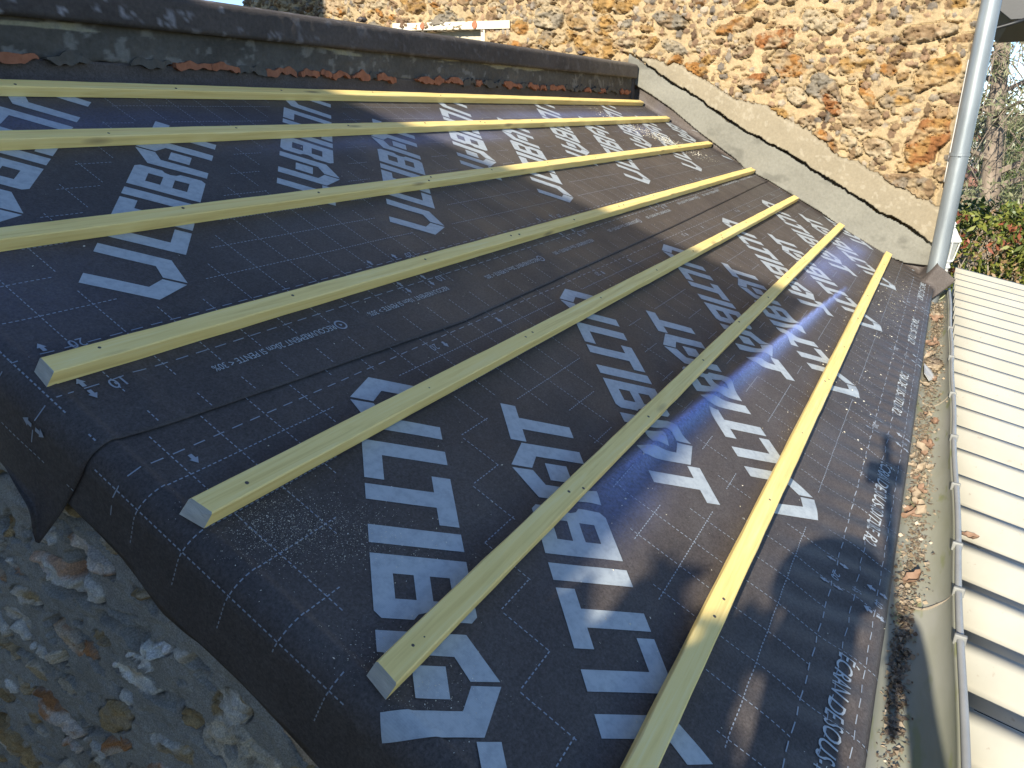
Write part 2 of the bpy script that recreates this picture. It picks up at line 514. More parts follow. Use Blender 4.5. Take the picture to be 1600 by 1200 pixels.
def decal(name, V, F, off, root, mat):
    P = surf(V[:, 0], V[:, 1], off + .0012 * sstep(.03, .0, V[:, 0]))
    # make every face point outward (away from the roof body)
    a, b, c = P[F[:, 0]], P[F[:, 1]], P[F[:, 2]]
    nr = np.cross(b - a, c - a); up = np.array([-.35, -ST, CT])
    fl = (nr @ up) < 0; F = F.copy(); F[fl] = F[fl][:, ::-1]
    me = npmesh(name, P, F, mat, smooth=False); set_chalk(me, V[:, 0], V[:, 1])
    return link(name, me, root)


def text_polys(body, height, width_scale, origin, direction):
    """text laid on the sheet; direction 'back': reads towards -X with its tops towards the eave"""
    cu = bpy.data.curves.new('txt', 'FONT'); cu.body = body; cu.size = 1; cu.resolution_u = 3
    ob = bpy.data.objects.new('txt', cu); COL.objects.link(ob)
    bpy.context.view_layer.update()
    me = bpy.data.meshes.new_from_object(ob.evaluated_get(bpy.context.evaluated_depsgraph_get()))
    V = np.array([v.co[:2] for v in me.vertices]); F = []
    for p in me.polygons:
        vs = list(p.vertices)
        for i in range(1, len(vs) - 1): F.append((vs[0], vs[i], vs[i + 1]))
    bpy.data.objects.remove(ob); bpy.data.meshes.remove(me); bpy.data.curves.remove(cu)
    V = V * height / .70
    V[:, 0] *= width_scale
    if direction == 'back': P = np.stack([origin[0] - V[:, 0], origin[1] - V[:, 1]], -1)
    else: P = np.stack([origin[0] + V[:, 1], origin[1] - V[:, 0]], -1)
    return P, np.array(F)


def merge(parts):
    Vs, Fs, o = [], [], 0
    for V, F in parts:
        Vs.append(V); Fs.append(F + o); o += len(V)
    return np.concatenate(Vs), np.concatenate(Fs)


def quad(x0, s0, x1, s1, w):
    d = np.array([x1 - x0, s1 - s0]); L = np.hypot(*d); p = np.array([-d[1], d[0]]) / L * w / 2
    a = np.array([x0, s0]); b = np.array([x1, s1])
    return np.array([a - p, b - p, b + p, a + p]), np.array([[0, 1, 2], [0, 2, 3]])


def arrow(x, s, dx, ds, L=.022, w=.016):
    d = np.array([dx, ds]); d = d / np.hypot(*d); p = np.array([-d[1], d[0]]); o = np.array([x, s])
    V = np.array([o + d * L, o + p * w / 2 + d * L * .45, o - p * w / 2 + d * L * .45, o + p * w * .22 + d * L * .45, o - p * w * .22 + d * L * .45, o + p * w * .22, o - p * w * .22])
    return V, np.array([[0, 1, 2], [3, 5, 6], [3, 6, 4]])


def ring(x, s, r0, r1, n=20):
    t = np.linspace(0, 2 * np.pi, n, endpoint=False)
    V = np.concatenate([np.stack([x + r * np.cos(t), s + r * np.sin(t)], -1) for r in (r0, r1)])
    F = []
    for i in range(n):
        j = (i + 1) % n; F += [(i, j, n + j), (i, n + j, n + i)]
    return V, np.array(F)


def dashes(sheet_logos, s_rows, x_cols, s_lo, s_hi, keep):
    qs = []
    def blocked(x, s):
        return any(in_logo(x, s, o, k) for o, k in sheet_logos) or not keep(x, s)
    for s in s_rows:
        for x in np.arange(-.17, 4.98, .0105):
            if not blocked(x + .003, s): qs.append(quad(x, s, x + .0062, s, .0021))
    for xc in x_cols:
        for s in np.arange(s_lo, s_hi, .0105):
            if not blocked(xc, s + .003): qs.append(quad(xc, s, xc, s + .0062, .0021))
    return qs


def long_dashes(s, x0=-.16, x1=4.9, L=.025, gap=.017, w=.0022):
    return [quad(x, s, x + L, s, w) for x in np.arange(x0, x1, L + gap)]


EPS = .0010
# ---- lower sheet
low = sheet('lower', lambda a: a * 0 - .055, 1.40, 0.0,
            'lower dark roofing membrane sheet, running from the overlap line down to the gutter')
logosL = [((LOGO_A[0] + PITCH * k, LOGO_A[1]), 'A') for k in range(-1, 6)] + [((LOGO_B[0] + PITCH * k, LOGO_B[1]), 'B') for k in range(-1, 6)]
polys = []
for org, kind in logosL:
    xf = logo_xf(org, kind)
    for ch, u0 in WORD:
        polys += [[xf((p[0] + u0, p[1])) for p in q] for q in GL[ch]]
V, F = poly_to_tris(polys)
F = trim(V, F, lambda x, s: (x > -.14) & (x < wall_x(s * CT) - .045) & (s < 1.33))
decal('logo_print', V, F, EPS, low, M['ink'])
rowsL = [.236 + .0985 * k for k in range(0, 10)]
colsL = [-.165 + .0975 * k for k in range(0, 54)]
qs = dashes(logosL, rowsL, colsL, .145, 1.225, lambda x, s: x < wall_x(s * CT) + .06)
qs += dashes([], [], colsL, .0, .145, lambda x, s: (x % .21) < .1 and x < 4.7)
LD = long_dashes(.145) + long_dashes(.093, w=.0018) + long_dashes(.043, w=.0018) + long_dashes(1.172, L=.022) + long_dashes(.005, w=.0018)
qs += LD; tx = []
for k in range(-1, 5):
    x0 = .705 + .955 * k
    if x0 > 4.9: continue
    V, F = text_polys('ÉCRAN DE SOUS-TOITURE R2', .036, .72, (x0, .099), 'back'); F = trim(V, F, lambda x, s: (x > -.14) & (x < 4.5))
    if len(F): decal('eave_text', V, F, EPS * 1.6, low, M['ink'])
    xl = x0 + .25
    for lab, sl in (('20', .150), ('15', .098), ('10', .048)):
        tx.append(text_polys(lab, .020, .9, (xl, sl), 'back'))
    for xx in (xl - .055, xl + .035):
        for sl in (.145, .043): tx += [arrow(xx, sl + .005, 0, 1), arrow(xx, sl - .005, 0, -1)]
    for xx in (.76, 1.01):
        tx += [arrow(xx + .955 * k, 1.158, 0, -1)]
    tx.append(text_polys('20', .020, .9, (.735 + .955 * k, 1.162), 'back'))
V, F = merge(qs + tx)
F = trim(V, F, lambda x, s: (x > -.14) & (x < 4.55 + (s > .15)))
decal('grid_print', V, F, EPS * 1.3, low, M['dash'])

# ---- upper sheet
DX, DS = .103 - .002, 1.312
upp = sheet('upper', lambda a: lap_edge(a), 2.545, .0042,
            'upper dark roofing membrane sheet, running from the parapet down to the overlap line')
logosU = [((LOGO_A[0] + DX + PITCH * k, LOGO_A[1] + DS), 'A') for k in range(-2, 6)] + [((LOGO_B[0] + DX + PITCH * k, LOGO_B[1] + DS), 'B') for k in range(-1, 6)]
polys = []
for org, kind in logosU:
    xf = logo_xf(org, kind)
    for ch, u0 in WORD:
        polys += [[xf((p[0] + u0, p[1])) for p in q] for q in GL[ch]]
V, F = poly_to_tris(polys)
F = trim(V, F, lambda x, s: (x > -.14) & (x < wall_x(s * CT) - .045) & (s < 2.50))
decal('logo_print', V, F, EPS + .0042, upp, M['ink'])
rowsU = [1.556 + .0985 * k for k in range(0, 10)]
colsU = [-.165 + .0975 * k + .03 for k in range(0, 54)]
qs = dashes(logosU, rowsU, colsU, 1.47, 2.47, lambda x, s: x < wall_x(s * CT) + .06)
qs += dashes([], [], colsU, 1.20, 1.47, lambda x, s: (s > lap_edge(x) + .01) and not (1.275 < s < 1.325) and x < 5.0)
qs += long_dashes(1.360, L=.026) + long_dashes(1.463, L=.024)
tx = []
for k in range(-1, 5):
    o = .94 * k
    y0 = .003 + lap_edge(np.array(.5 + o)) - 1.205
    for body, xb in () if k < 0 else (('RECOUVREMENT 20cm SI PENTE < 30%', .548), ('RECOUVREMENT 10cm SI PENTE > 30%', .985)):
        V, F = text_polys(body, .0165, .80, (xb + o, 1.313 + y0), 'back'); F = trim(V, F, lambda x, s: (x > -.03) & (x < wall_x(s * CT) - .04))
        if len(F): decal('overlap_text', V, F, EPS * 1.6 + .0042, upp, M['ink'])
    tx.append(ring(.566 + o, 1.305 + y0, .0115, .0155)); tx.append(ring(.566 + o, 1.305 + y0, .0, .0055, 3))
    for xl in (.078, 1.02 + .0):
        if xl > .5 and k > -1 or xl < .5:
            pass
    tx.append(text_polys('10', .024, .95, (.082 + o, 1.362), 'back'))
    for xx in (.016, -.085 + .0, .93, 1.02):
        if xx > .5: continue
        tx += [arrow(xx + o, 1.364, 0, 1), arrow(xx + o, 1.354, 0, -1), arrow(xx + o, 1.468, 0, 1)]
    tx.append(text_polys('20', .022, .95, (.085 + o, 1.478), 'back'))
V, F = merge(qs + tx)
F = trim(V, F, lambda x, s: (x > -.14) & (x < wall_x(s * CT) + .06))
decal('grid_print', V, F, EPS * 1.3 + .0042, upp, M['dash'])

# ------------------------------------------------------------------ battens
HB_, WB_ = .0266, .041
BAT = [  # near x, near centre s, far x, far centre s
    (-.015, 2.410, 5.055, 2.416, 'pale treated batten nearest the parapet, topmost of the seven roof battens'),
    (-.012, 2.143, 5.008, 2.160, 'second roof batten below the parapet, with a brown grainy side towards the eave'),
    (-.016, 1.776, 4.965, 1.779, 'third roof batten below the parapet, with a dark nail stain across its middle'),
    (-.020, 1.4075, 4.880, 1.402, 'middle roof batten just above the membrane overlap line, its sawn end at the left rake'),
    (-.021, 1.0435, 4.765, 1.034, 'roof batten just below the membrane overlap line, with sawdust at its sawn end'),
    (-.019, .682, 4.715, .686, 'second roof batten from the gutter, its sawn end at the left rake edge'),
    (-.020, .340, 4.653, .343, 'batten nearest the gutter, lowest of the seven, crossing the shadow of the photographer'),
]
GB = 'roof battens nailed across the membrane'
for i, (x0, s0, x1, s1, lab) in enumerate(BAT):
    rng = np.random.default_rng(50 + i)
    p0 = roofw(x0, s0, .0028); p1 = roofw(x1, s1, .0028)
    ex = (p1 - p0).normalized(); ez = Vector((0, -ST, CT)); ez = (ez - ex * ez.dot(ex)).normalized(); ey = ez.cross(ex)
    L = (p1 - p0).length; K = 70
    c = .0022
    sec = [(-WB_ / 2, 0), (WB_ / 2, 0), (WB_ / 2, HB_ - c), (WB_ / 2 - c, HB_), (-WB_ / 2 + c, HB_), (-WB_ / 2, HB_ - c)]
    ns = len(sec); vs = []
    ts = np.linspace(0, 1, K)
    ph = rng.random(6) * 6.28
    for t in ts:
        wob = .0008 * math.sin(3.1 * t * 2 + ph[0]) + .0004 * math.sin(11 * t + ph[1])
        wz = .0008 * math.sin(7 * t + ph[2])
        for (y, z) in sec:
            jy = rng.normal() * .00035; jz = rng.normal() * .0003 * (z > 0)
            xx = t * L
            if t == 0: xx += .006 * (y / WB_) * (1 if i % 2 else -1) - .010 * (1 - z / HB_) * (i in (3, 4, 5)) + rng.normal() * .0012
            vs.append((xx, y + wob + jy, z + (wz if z > 0 else 0) + jz))
    fs = []; fm = []
    for k in range(K - 1):
        for j in range(ns):
            fs.append((k * ns + j, k * ns + (j + 1) % ns, (k + 1) * ns + (j + 1) % ns, (k + 1) * ns + j)); fm.append(0)
    fs = [f[::-1] for f in fs]
    fs.append(tuple(range(ns))); fm.append(1)
    fs.append(tuple(range((K - 1) * ns, K * ns))[::-1]); fm.append(1)
    me = mesh('roof_batten', vs, fs, [M['wood'], M['endgrain']], False, fm)
    bm = bmesh.new(); bm.from_mesh(me); bmesh.ops.recalc_face_normals(bm, faces=bm.faces[:]); bm.to_mesh(me); bm.free()
    o = link('roof_batten', me)
    o.matrix_world = Matrix((ex, ey, ez)).transposed().to_4x4(); o.location = p0
    tag(o, lab, 'batten', GB)
    # nails
    for q in range(11):
        xn = .09 + .462 * q + rng.normal() * .02
        if xn > L - .03: continue
        nb = MB(); nb.lathe((0, 0, 0), [(.0022, -.004), (.0034, -.0006), (.0034, .0005), (.001, .0008)], 8)
        nl = link('nail', mesh('nail', nb.v, nb.f, M['nail'], False), o); nl.location = (xn, rng.normal() * .005 + .0008 * math.sin(6.2 * xn / L + ph[0]), HB_ + .0002)
        if rng.random() < .18:
            nl2 = nl.copy(); COL.objects.link(nl2); nl2.parent = o; nl2.location = (xn + .02 + rng.random() * .04, rng.normal() * .008, HB_ + .0002)


# ------------------------------------------------------------------ rubble walls (height field + true stone colours)
def rubble(Y, Z, big, peb_step, peb_r, mortar, pal_big, pal_peb, seed, relief=1.0, fill=True, aspect=1.7, bigr=(.07, .16), rough_edge=.9, pack=.93, bulge=1.0, pits=1.0, smear=.6):
    """returns height (metres, outwards) and colour of a rubble wall"""
    rng = np.random.default_rng(seed)
    H = .012 * (fbm(Y * 9, Z * 11, seed, 4) - .5) + .012 * (fbm(Y * 34, Z * 44, seed + 9, 4) - .5)
    C = np.array(mortar)[None, None, :] * (.80 + .40 * fbm(Y * 6, Z * 6, seed + 3, 4))[..., None]
    C = C * (.82 + .36 * fbm(Y * 60, Z * 60, seed + 5, 3))[..., None]
    y0, y1, z0, z1 = Y.min(), Y.max(), Z.min(), Z.max()
    # ragged clefts in the mortar
    cl = sstep(.66, .74, fbm(Y * 13 + 5, Z * 30, seed + 12, 4)); H = H - relief * .022 * cl
    occ = np.zeros(Y.shape, bool)
    stones = list(big)
    if fill:
        tries = 0
        while tries < 2600:
            tries += 1
            c = (rng.uniform(y0, y1), rng.uniform(z0, z1)); r = bigr[0] + (bigr[1] - bigr[0]) * rng.random() ** 1.6
            w, h = r * rng.uniform(.8, 1.25), r / aspect * rng.uniform(.75, 1.25)
            if all(abs(c[0] - s[0]) > (w + s[2]) * pack or abs(c[1] - s[1]) > (h + s[3]) * pack for s in stones):
                stones.append((c[0], c[1], w, h, pal_big[rng.integers(len(pal_big))]))
    dy = Y[1, 0] - Y[0, 0]; dz = Z[0, 1] - Z[0, 0]

    def win(cy, cz, ry, rz):
        i0 = max(int((cy - ry - y0) / dy), 0); i1 = min(int((cy + ry - y0) / dy) + 2, Y.shape[0])
        j0 = max(int((cz - rz - z0) / dz), 0); j1 = min(int((cz + rz - z0) / dz) + 2, Y.shape[1])
        return slice(i0, i1), slice(j0, j1)
    for (cy, cz, w, h, col) in stones:
        a, b = win(cy, cz, w * 1.7, h * 1.7)
        yy, zz = Y[a, b], Z[a, b]
        if yy.size == 0: continue
        sd = int(rng.integers(200)) + 300
        rot = rng.normal() * .16
        u = ((yy - cy) * math.cos(rot) + (zz - cz) * math.sin(rot)) / w; v = (-(yy - cy) * math.sin(rot) + (zz - cz) * math.cos(rot)) / h
        v = v + .35 * u * rng.normal()
        pw = rng.uniform(1.6, 3.0)
        d = (np.abs(u) ** pw + np.abs(v) ** pw) ** (1 / pw) + rough_edge * (fbm(yy * 12 + cy, zz * 15, sd % 23, 5) - .5)
        prof = sstep(1.0, .86, d)
        rough = (fbm(yy * 24 + sd, zz * 30, sd % 19 + 30, 5) - .5)
        led = np.abs(fbm(yy * 9 + sd, zz * 26 + sd, sd % 7 + 50, 4) - .5)          # ledges
        pore = sstep(.60, .70, fbm(yy * 46, zz * 60 + sd, 7, 3)) * pits
        hh = relief * (bulge * (.008 + .016 * rng.random()) + .050 * rough + .05 * (led - .1) - .020 * pore)
        crev = -.030 * relief * np.exp(-((d - 1.03) / .055) ** 2) * sstep(.42, .56, fbm(yy * 9 + 3, zz * 9, sd % 13 + 60, 3))
        H[a, b] = H[a, b] * (1 - prof * .8) + hh * prof + crev
        tint = np.array(col)[None, None, :] * (.50 + 1.0 * fbm(yy * 20, zz * 26, sd % 17 + 80, 5))[..., None]
        alt = np.array(pal_big[rng.integers(len(pal_big))])[None, None, :]
        mx = sstep(.44, .62, fbm(yy * 13 + 8, zz * 20, sd % 11 + 90, 4))[..., None] * .75
        tint = tint * (1 - mx) + alt * mx * (.7 + .6 * fbm(yy * 40, zz * 50, 8, 3))[..., None]
        gm = sstep(.56, .66, fbm(yy * 16 + sd, zz * 22, sd % 9 + 70, 4))[..., None] * smear      # mortar smeared over the face
        tint = tint * (1 - gm) + C[a, b] * gm
        e = sstep(1.0, .95, d)[..., None]
        C[a, b] = C[a, b] * (1 - e) + tint * e
        occ[a, b] |= d < 1.06
    if peb_step:
        rows = int((z1 - z0) / (peb_step * .8))
        for j in range(rows):
            y = y0 + rng.random() * peb_step
            while y < y1:
                cy = y + rng.normal() * peb_step * .14; cz = z0 + j * peb_step * .8 + rng.normal() * peb_step * .18 + .02 * math.sin(y * 3 + j)
                y += peb_step * rng.uniform(.8, 1.3)
                r = peb_r * rng.uniform(.6, 1.35)
                a, b = win(cy, cz, r * 2, r * 2); yy, zz = Y[a, b], Z[a, b]
                if yy.size == 0 or occ[a, b].mean() > .42 or rng.random() < .08: continue
                asp = rng.uniform(.72, 1.4); th = np.arctan2(zz - cz, yy - cy); kk = rng.integers(4, 7); p0 = rng.random() * 6
                rad = np.hypot((yy - cy) / asp, (zz - cz) * asp) / r * (1 + .13 * np.cos(kk * th + p0)) + .5 * (fbm(yy * 45 + 1, zz * 45, 5, 3) - .5)
                prof = sstep(1, .7, rad)
                H[a, b] = np.where(rad < 1, H[a, b] * .4 + relief * (-.002 + .014 * rng.random()) * prof, H[a, b]) - relief * .022 * np.exp(-((rad - 1.08) / .13) ** 2) * rng.uniform(.25, 1)
                col = np.array(pal_peb[rng.integers(len(pal_peb))]) * rng.uniform(.7, 1.3)
                e = sstep(1.04, .94, rad)[..., None]
                C[a, b] = C[a, b] * (1 - e) + (col[None, None, :] * (.65 + .7 * fbm(yy * 55, zz * 55, 6, 3))[..., None]) * e
    return H, np.clip(C, .015, .85)


def grid_quads(mask):
    n, m = mask.shape[0] + 1, mask.shape[1] + 1
    idx = np.arange(n * m).reshape(n, m)
    Q = np.stack([idx[:-1, :-1], idx[:-1, 1:], idx[1:, 1:], idx[1:, :-1]], -1)
    return Q[mask]


def compact(P, C, Q):
    u, inv = np.unique(Q, return_inverse=True)
    return P[u], C[u], inv.reshape(Q.shape)


CRACK = [(5, 3.6), (2.3, 1.42), (2.052, 1.275), (1.899, 1.181), (1.768, 1.124), (1.546, .995), (1.361, .887), (1.128, .788), (.97, .711), (.766, .597), (.559, .5), (.413, .414), (.247, .34), (.07, .243), (-.1, .16)]
BANDT = [(5, 3.0), (2.6, 1.47), (2.217, 1.395), (1.847, 1.31), (1.614, 1.178), (1.44, 1.093), (1.21, 1.051), (1.069, .971), (.911, .892), (.749, .768), (.581, .703), (.435, .631), (.254, .544), (.176, .511), (.061, .461), (-.1, .4)]
itp = lambda pts, y: np.interp(y, [p[0] for p in pts[::-1]], [p[1] for p in pts[::-1]])

ys = np.arange(.062, 7.3, .0068); zs = np.arange(.0, 2.3, .0066)
Y, Z = np.meshgrid(ys, zs, indexing='ij')
OR1, OR2, OR3 = (.235, .110, .030), (.19, .080, .027), (.24, .142, .048)
BR1, BR2, GY1, CR1 = (.13, .082, .048), (.175, .115, .062), (.16, .138, .105), (.30, .24, .155)
big = [(1.095, 1.31, .13, .075, OR1), (2.80, 1.665, .10, .05, GY1), (2.54, 1.62, .09, .07, OR3), (.86, 1.165, .12, .08, GY1), (.70, 1.30, .13, .05, OR3),
       (.20, .86, .13, .14, OR2), (.27, .575, .15, .085, BR2), (.80, 1.06, .07, .05, OR2), (1.50, 1.56, .12, .045, OR1), (.46, 1.34, .06, .05, BR1),
       (.62, .98, .13, .07, CR1), (1.22, 1.47, .12, .06, OR2), (1.75, 1.287, .09, .05, OR1), (2.0, 1.62, .14, .06, GY1), (1.95, 1.45, .11, .045, CR1),
       (.40, 1.10, .10, .05, OR3), (.22, 1.24, .12, .09, OR3), (.32, 1.46, .15, .05, BR2), (.95, 1.56, .13, .06, CR1), (1.33, 1.22, .10, .045, OR2),
       (2.35, 1.75, .13, .05, OR3), (3.1, 1.85, .14, .06, CR1), (.48, .80, .10, .06, CR1)]
H, C = rubble(Y, Z, big, .060, .0215, (.315, .235, .132), [OR1, OR3, OR3, BR1, BR2, BR2, GY1, CR1, CR1], [BR1, BR2, (.15, .125, .098), (.225, .17, .105), (.20, .13, .078), (.25, .205, .15)], 5, 1.45, bigr=(.04, .18), pack=.86)
bt = np.where(Y > 2.45, -2, itp(BANDT, Y)) + .05 * (fbm(Y * 14, Z * 3, 71, 4) - .5) + .02 * (fbm(Y * 60, Z * 3, 75, 3) - .5)
ck = itp(CRACK, Y) + .022 * (fbm(Y * 22, Y * 0, 72, 4) - .5)
gap = .0045 + .012 * np.clip(fbm(Y * 16, Y * 0, 73, 3) - .35, 0, 1)
inband = (Z < bt)
# bare wall behind the render: lets the open crack read dark
Hw = np.where(inband & (np.abs(Z - ck) < .06), -.07, np.where(inband, -.02, H))
recess = (Y > 3.785) & (Y < 4.60) & (Z < 1.672)
X = WX0 + WK * Y - Hw + .18 * recess
# ragged corner of the wall
edge = sstep(.062, .10, Y + .02 * (fbm(Z * 9, Y * 9, 76, 3) - .5)); X = X + .035 * (1 - edge)
root = empty('stone_wall', (WX0, 0, -3)); tag(root, 'sunlit cream and orange rubble stone wall behind the roof, with pebbles set in its mortar', 'wall')
P = np.stack([X, Y, Z], -1)
keep = Z[:-1, :-1] > np.minimum(Y[:-1, :-1], 2.3) * math.tan(TH) - .06
p_, c_, q_ = compact(P.reshape(-1, 3), C.reshape(-1, 3), grid_quads(keep))
link('rubble_facing', npmesh('rubble_facing', p_, q_, M['stonewall'], True, c_, root.location), root)
# flat render band above the crack
Hr = .024 + .0035 * (fbm(Y * 7, Z * 7, 81, 4) - .5) + .002 * (fbm(Y * 40, Z * 40, 83, 3) - .5)
Hr = Hr - .02 * sstep(.02, -.004, bt - Z)
Cr = np.array((.215, .182, .126))[None, None, :] * (.88 + .24 * fbm(Y * 5, Z * 5, 85, 4))[..., None]
lt = sstep(.66, .70, fbm(Y * 38, Z * 38, 86, 2))[..., None] * .35; Cr = Cr * (1 - lt) + np.array((.32, .285, .215)) * lt
P2 = np.stack([WX0 + WK * Y - Hr, Y, Z], -1)
kk = (Z < bt + .006) & (Z > ck + gap) & (Z < 1.46) & (Y < 2.42)
kq = kk[:-1, :-1] & kk[1:, 1:] & kk[:-1, 1:] & kk[1:, :-1]
p_, c_, q_ = compact(P2.reshape(-1, 3), Cr.reshape(-1, 3), grid_quads(kq))
o = link('render_band', npmesh('render_band', p_, q_, M['render'], True, c_, root.location), root)
md = o.modifiers.new('depth', 'SOLIDIFY'); md.thickness = .03; md.offset = -1
# thick cement fillet below the crack
fb = itp([(5, 2.6), (2.097, 1.166), (1.922, 1.068), (1.679, .903), (1.391, .732), (1.314, .67), (1.137, .598), (.754, .411), (.588, .312), (.3, .173), (.213, .146), (.059, .141), (-.1, .10)], Y) - .035
tt = np.clip((ck - Z) / np.maximum(ck - fb, .02), 0, 1)
Hf = .036 + .026 * tt ** .8 + .008 * (fbm(Y * 5, Z * 6, 91, 4) - .5) + .006 * (fbm(Y * 18, Z * 22, 93, 4) - .5) + .003 * (fbm(Y * 60, Z * 60, 94, 3) - .5)
Cf = np.array((.165, .158, .130))[None, None, :] * (.82 + .34 * fbm(Y * 4, Z * 6, 95, 5))[..., None]
Cf = Cf * (1 - .28 * sstep(.55, .75, fbm(Y * 8, Z * 12, 97, 4)))[..., None]
P3 = np.stack([WX0 + WK * Y - Hf, Y, Z], -1)
kk = (Z < ck - gap * .4) & (Z > fb) & (Y < 2.30)
kq = kk[:-1, :-1] & kk[1:, 1:] & kk[:-1, 1:] & kk[1:, :-1]
p_, c_, q_ = compact(P3.reshape(-1, 3), Cf.reshape(-1, 3), grid_quads(kq))
o = link('cement_fillet', npmesh('cement_fillet', p_, q_, M['render'], True, c_, root.location), root)
md = o.modifiers.new('depth', 'SOLIDIFY'); md.thickness = .035; md.offset = -1
# wall body (behind the facing), its corner return
b = MB()
vs = []
for (x, y) in ((wall_x(.085) + .09, .085), (wall_x(7.3) + .09, 7.3), (wall_x(7.3) + .6, 7.3), (wall_x(.085) + 1.2, .085)):
    vs += [(x, y, -3), (x, y, 3.4)]
b.add(vs, [(0, 2, 3, 1), (2, 4, 5, 3), (4, 6, 7, 5), (6, 0, 1, 7), (1, 3, 5, 7), (0, 6, 4, 2)])
b.build('wall_core', M['mortarlip'], root, base=root.location)


def onwall(y, z, off): return (wall_x(y) - off, y, z)


# blocked window: white lintel, white jamb, plain recess panel
def wallbox(mb, ya, za, yb, zb, off0, off1, tilt=0.0, mi=0):
    vs = []
    for off in (off0, off1):
        for (y, z) in ((ya, za), (yb, za + tilt), (yb, zb + tilt), (ya, zb)): vs.append(onwall(y, z, off))
    mb.add(vs, [(0, 1, 2, 3), (7, 6, 5, 4), (0, 4, 5, 1), (1, 5, 6, 2), (2, 6, 7, 3), (3, 7, 4, 0)], mi)


win = MB(); wallbox(win, 3.457, 1.650, 4.87, 1.714, -.03, .020, .058)
lint = win.build('lintel', M['lintel'], root, base=root.location, bevel=.003)
win = MB(); wallbox(win, 3.738, 1.40, 3.782, 1.668, -.15, .008); win.build('window_jamb', M['lintel'], root, base=root.location, bevel=.002)
win = MB(); wallbox(win, 3.78, 1.35, 4.65, 1.70, -.155, -.14); win.build('window_panel', M['recess'], root, base=root.location)
for (y, z) in ((4.47, 1.725), (3.84, 1.700)):
    bmk = bmesh.new(); bmesh.ops.create_icosphere(bmk, subdivisions=3, radius=.034)
    for v in bmk.verts:
        k = .75 + .5 * float(fbm(np.array(v.co.x * 40 + y), np.array(v.co.z * 40 + v.co.y * 30), 44, 3)); v.co = Vector((v.co.x * .45 * k, v.co.y * k * .85, v.co.z * k))
    me = bpy.data.meshes.new('brick_plug'); bmk.to_mesh(me); bmk.free(); me.materials.append(M['tile'])
    o = link('brick_plug', me, root); o.location = Vector(onwall(y, z, .020)) - root.location

# ------------------------------------------------------------------ parapet above the roof
PY = 2.262
xs = np.arange(-.9, 5.045, .010)
root = empty('concrete_parapet', (0, PY, 1.1)); tag(root, 'weathered dark concrete parapet with a projecting coping running along the top of the roof', 'parapet')


def strip(xs, prof_fn, n):
    T = np.linspace(0, 1, n); XX, TT = np.meshgrid(xs, T, indexing='ij')
    return XX, TT, prof_fn(XX, TT)


# lower band: ragged bottom edge hanging over broken tile ends
def bandz(x): return 1.142 + .012 * (fbm(x * 9, x * 0, 110, 4) - .5) + .016 * (fbm(x * 30, x * 0, 112, 3) - .5)


XX, TT = np.meshgrid(xs, np.linspace(0, 1, 30), indexing='ij')
zb = bandz(XX); ZZ = zb + (1.252 - zb) * TT
YY = PY - .020 - .010 * (fbm(XX * 5, ZZ * 8, 114, 5) - .5) - .007 * (fbm(XX * 45, ZZ * 45, 116, 3) - .5) + .012 * (1 - sstep(0, .10, TT)) * fbm(XX * 25, ZZ * 25, 118, 3)
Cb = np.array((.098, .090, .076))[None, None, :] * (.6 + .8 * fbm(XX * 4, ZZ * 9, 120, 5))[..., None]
dk = sstep(.70, .95, TT)[..., None] * .35; Cb = Cb * (1 - dk) + np.array((.085, .07, .045)) * dk  # shadow line under the coping, painted as a darker brown band top
pl_ = (sstep(.60, .66, fbm(XX * 3.2, ZZ * 40, 122, 3)) * (TT > .72) * (TT < .90))[..., None] * .8; Cb = Cb * (1 - pl_) + np.array((.36, .33, .22)) * pl_
lic = sstep(.66, .70, fbm(XX * 26, ZZ * 26, 124, 3))[..., None] * .5; Cb = Cb * (1 - lic) + np.array((.26, .25, .22)) * lic
P = np.stack([XX, YY, ZZ], -1); n, m = XX.shape
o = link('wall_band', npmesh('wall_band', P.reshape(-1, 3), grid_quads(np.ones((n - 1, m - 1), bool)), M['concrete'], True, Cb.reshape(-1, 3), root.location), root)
md = o.modifiers.new('depth', 'SOLIDIFY'); md.thickness = .05; md.offset = 1
# coping: drip edge, face, top
prof = [(PY + .02, 1.250), (PY - .050, 1.240), (PY - .060, 1.247), (PY - .060, 1.324), (PY - .053, 1.334), (PY + .01, 1.350), (PY + .30, 1.372), (PY + .30, 1.25), (PY + .02, 1.25)]
pp = []
for (a, b_) in zip(prof[:-1], prof[1:]):
    k = 8 if abs(a[1] - b_[1]) > .05 and a[0] < PY else 3
    pp += [(a[0] + (b_[0] - a[0]) * i / k, a[1] + (b_[1] - a[1]) * i / k) for i in range(k)]
pp.append(prof[-1]); pp = np.array(pp)
xc = np.concatenate([np.arange(-.9, 5.085, .012), [5.09, 5.096]])
XX = np.repeat(xc[:, None], len(pp), 1); YY = np.repeat(pp[None, :, 0], len(xc), 0).copy(); ZZ = np.repeat(pp[None, :, 1], len(xc), 0).copy()
er = .005 * (fbm(XX * 3, ZZ * 5 + YY * 5, 130, 4) - .5) + .003 * (fbm(XX * 40, ZZ * 40, 132, 3) - .5)
YY += er; ZZ += er * .6
endr = sstep(5.03, 5.096, XX); YY = YY + endr * .02 * (YY < PY); ZZ = ZZ - endr * .012 * (ZZ > 1.3)
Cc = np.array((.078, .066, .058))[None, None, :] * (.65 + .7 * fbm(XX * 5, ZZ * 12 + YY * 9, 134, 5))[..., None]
gr = sstep(3.6, 5.0, XX)[..., None] * .55; Cc = Cc * (1 - gr) + np.array((.22, .195, .155)) * gr * (.7 + .6 * fbm(XX * 14, ZZ * 14, 135, 4))[..., None]  # paler towards the far end: light catching the coping, painted into its colour
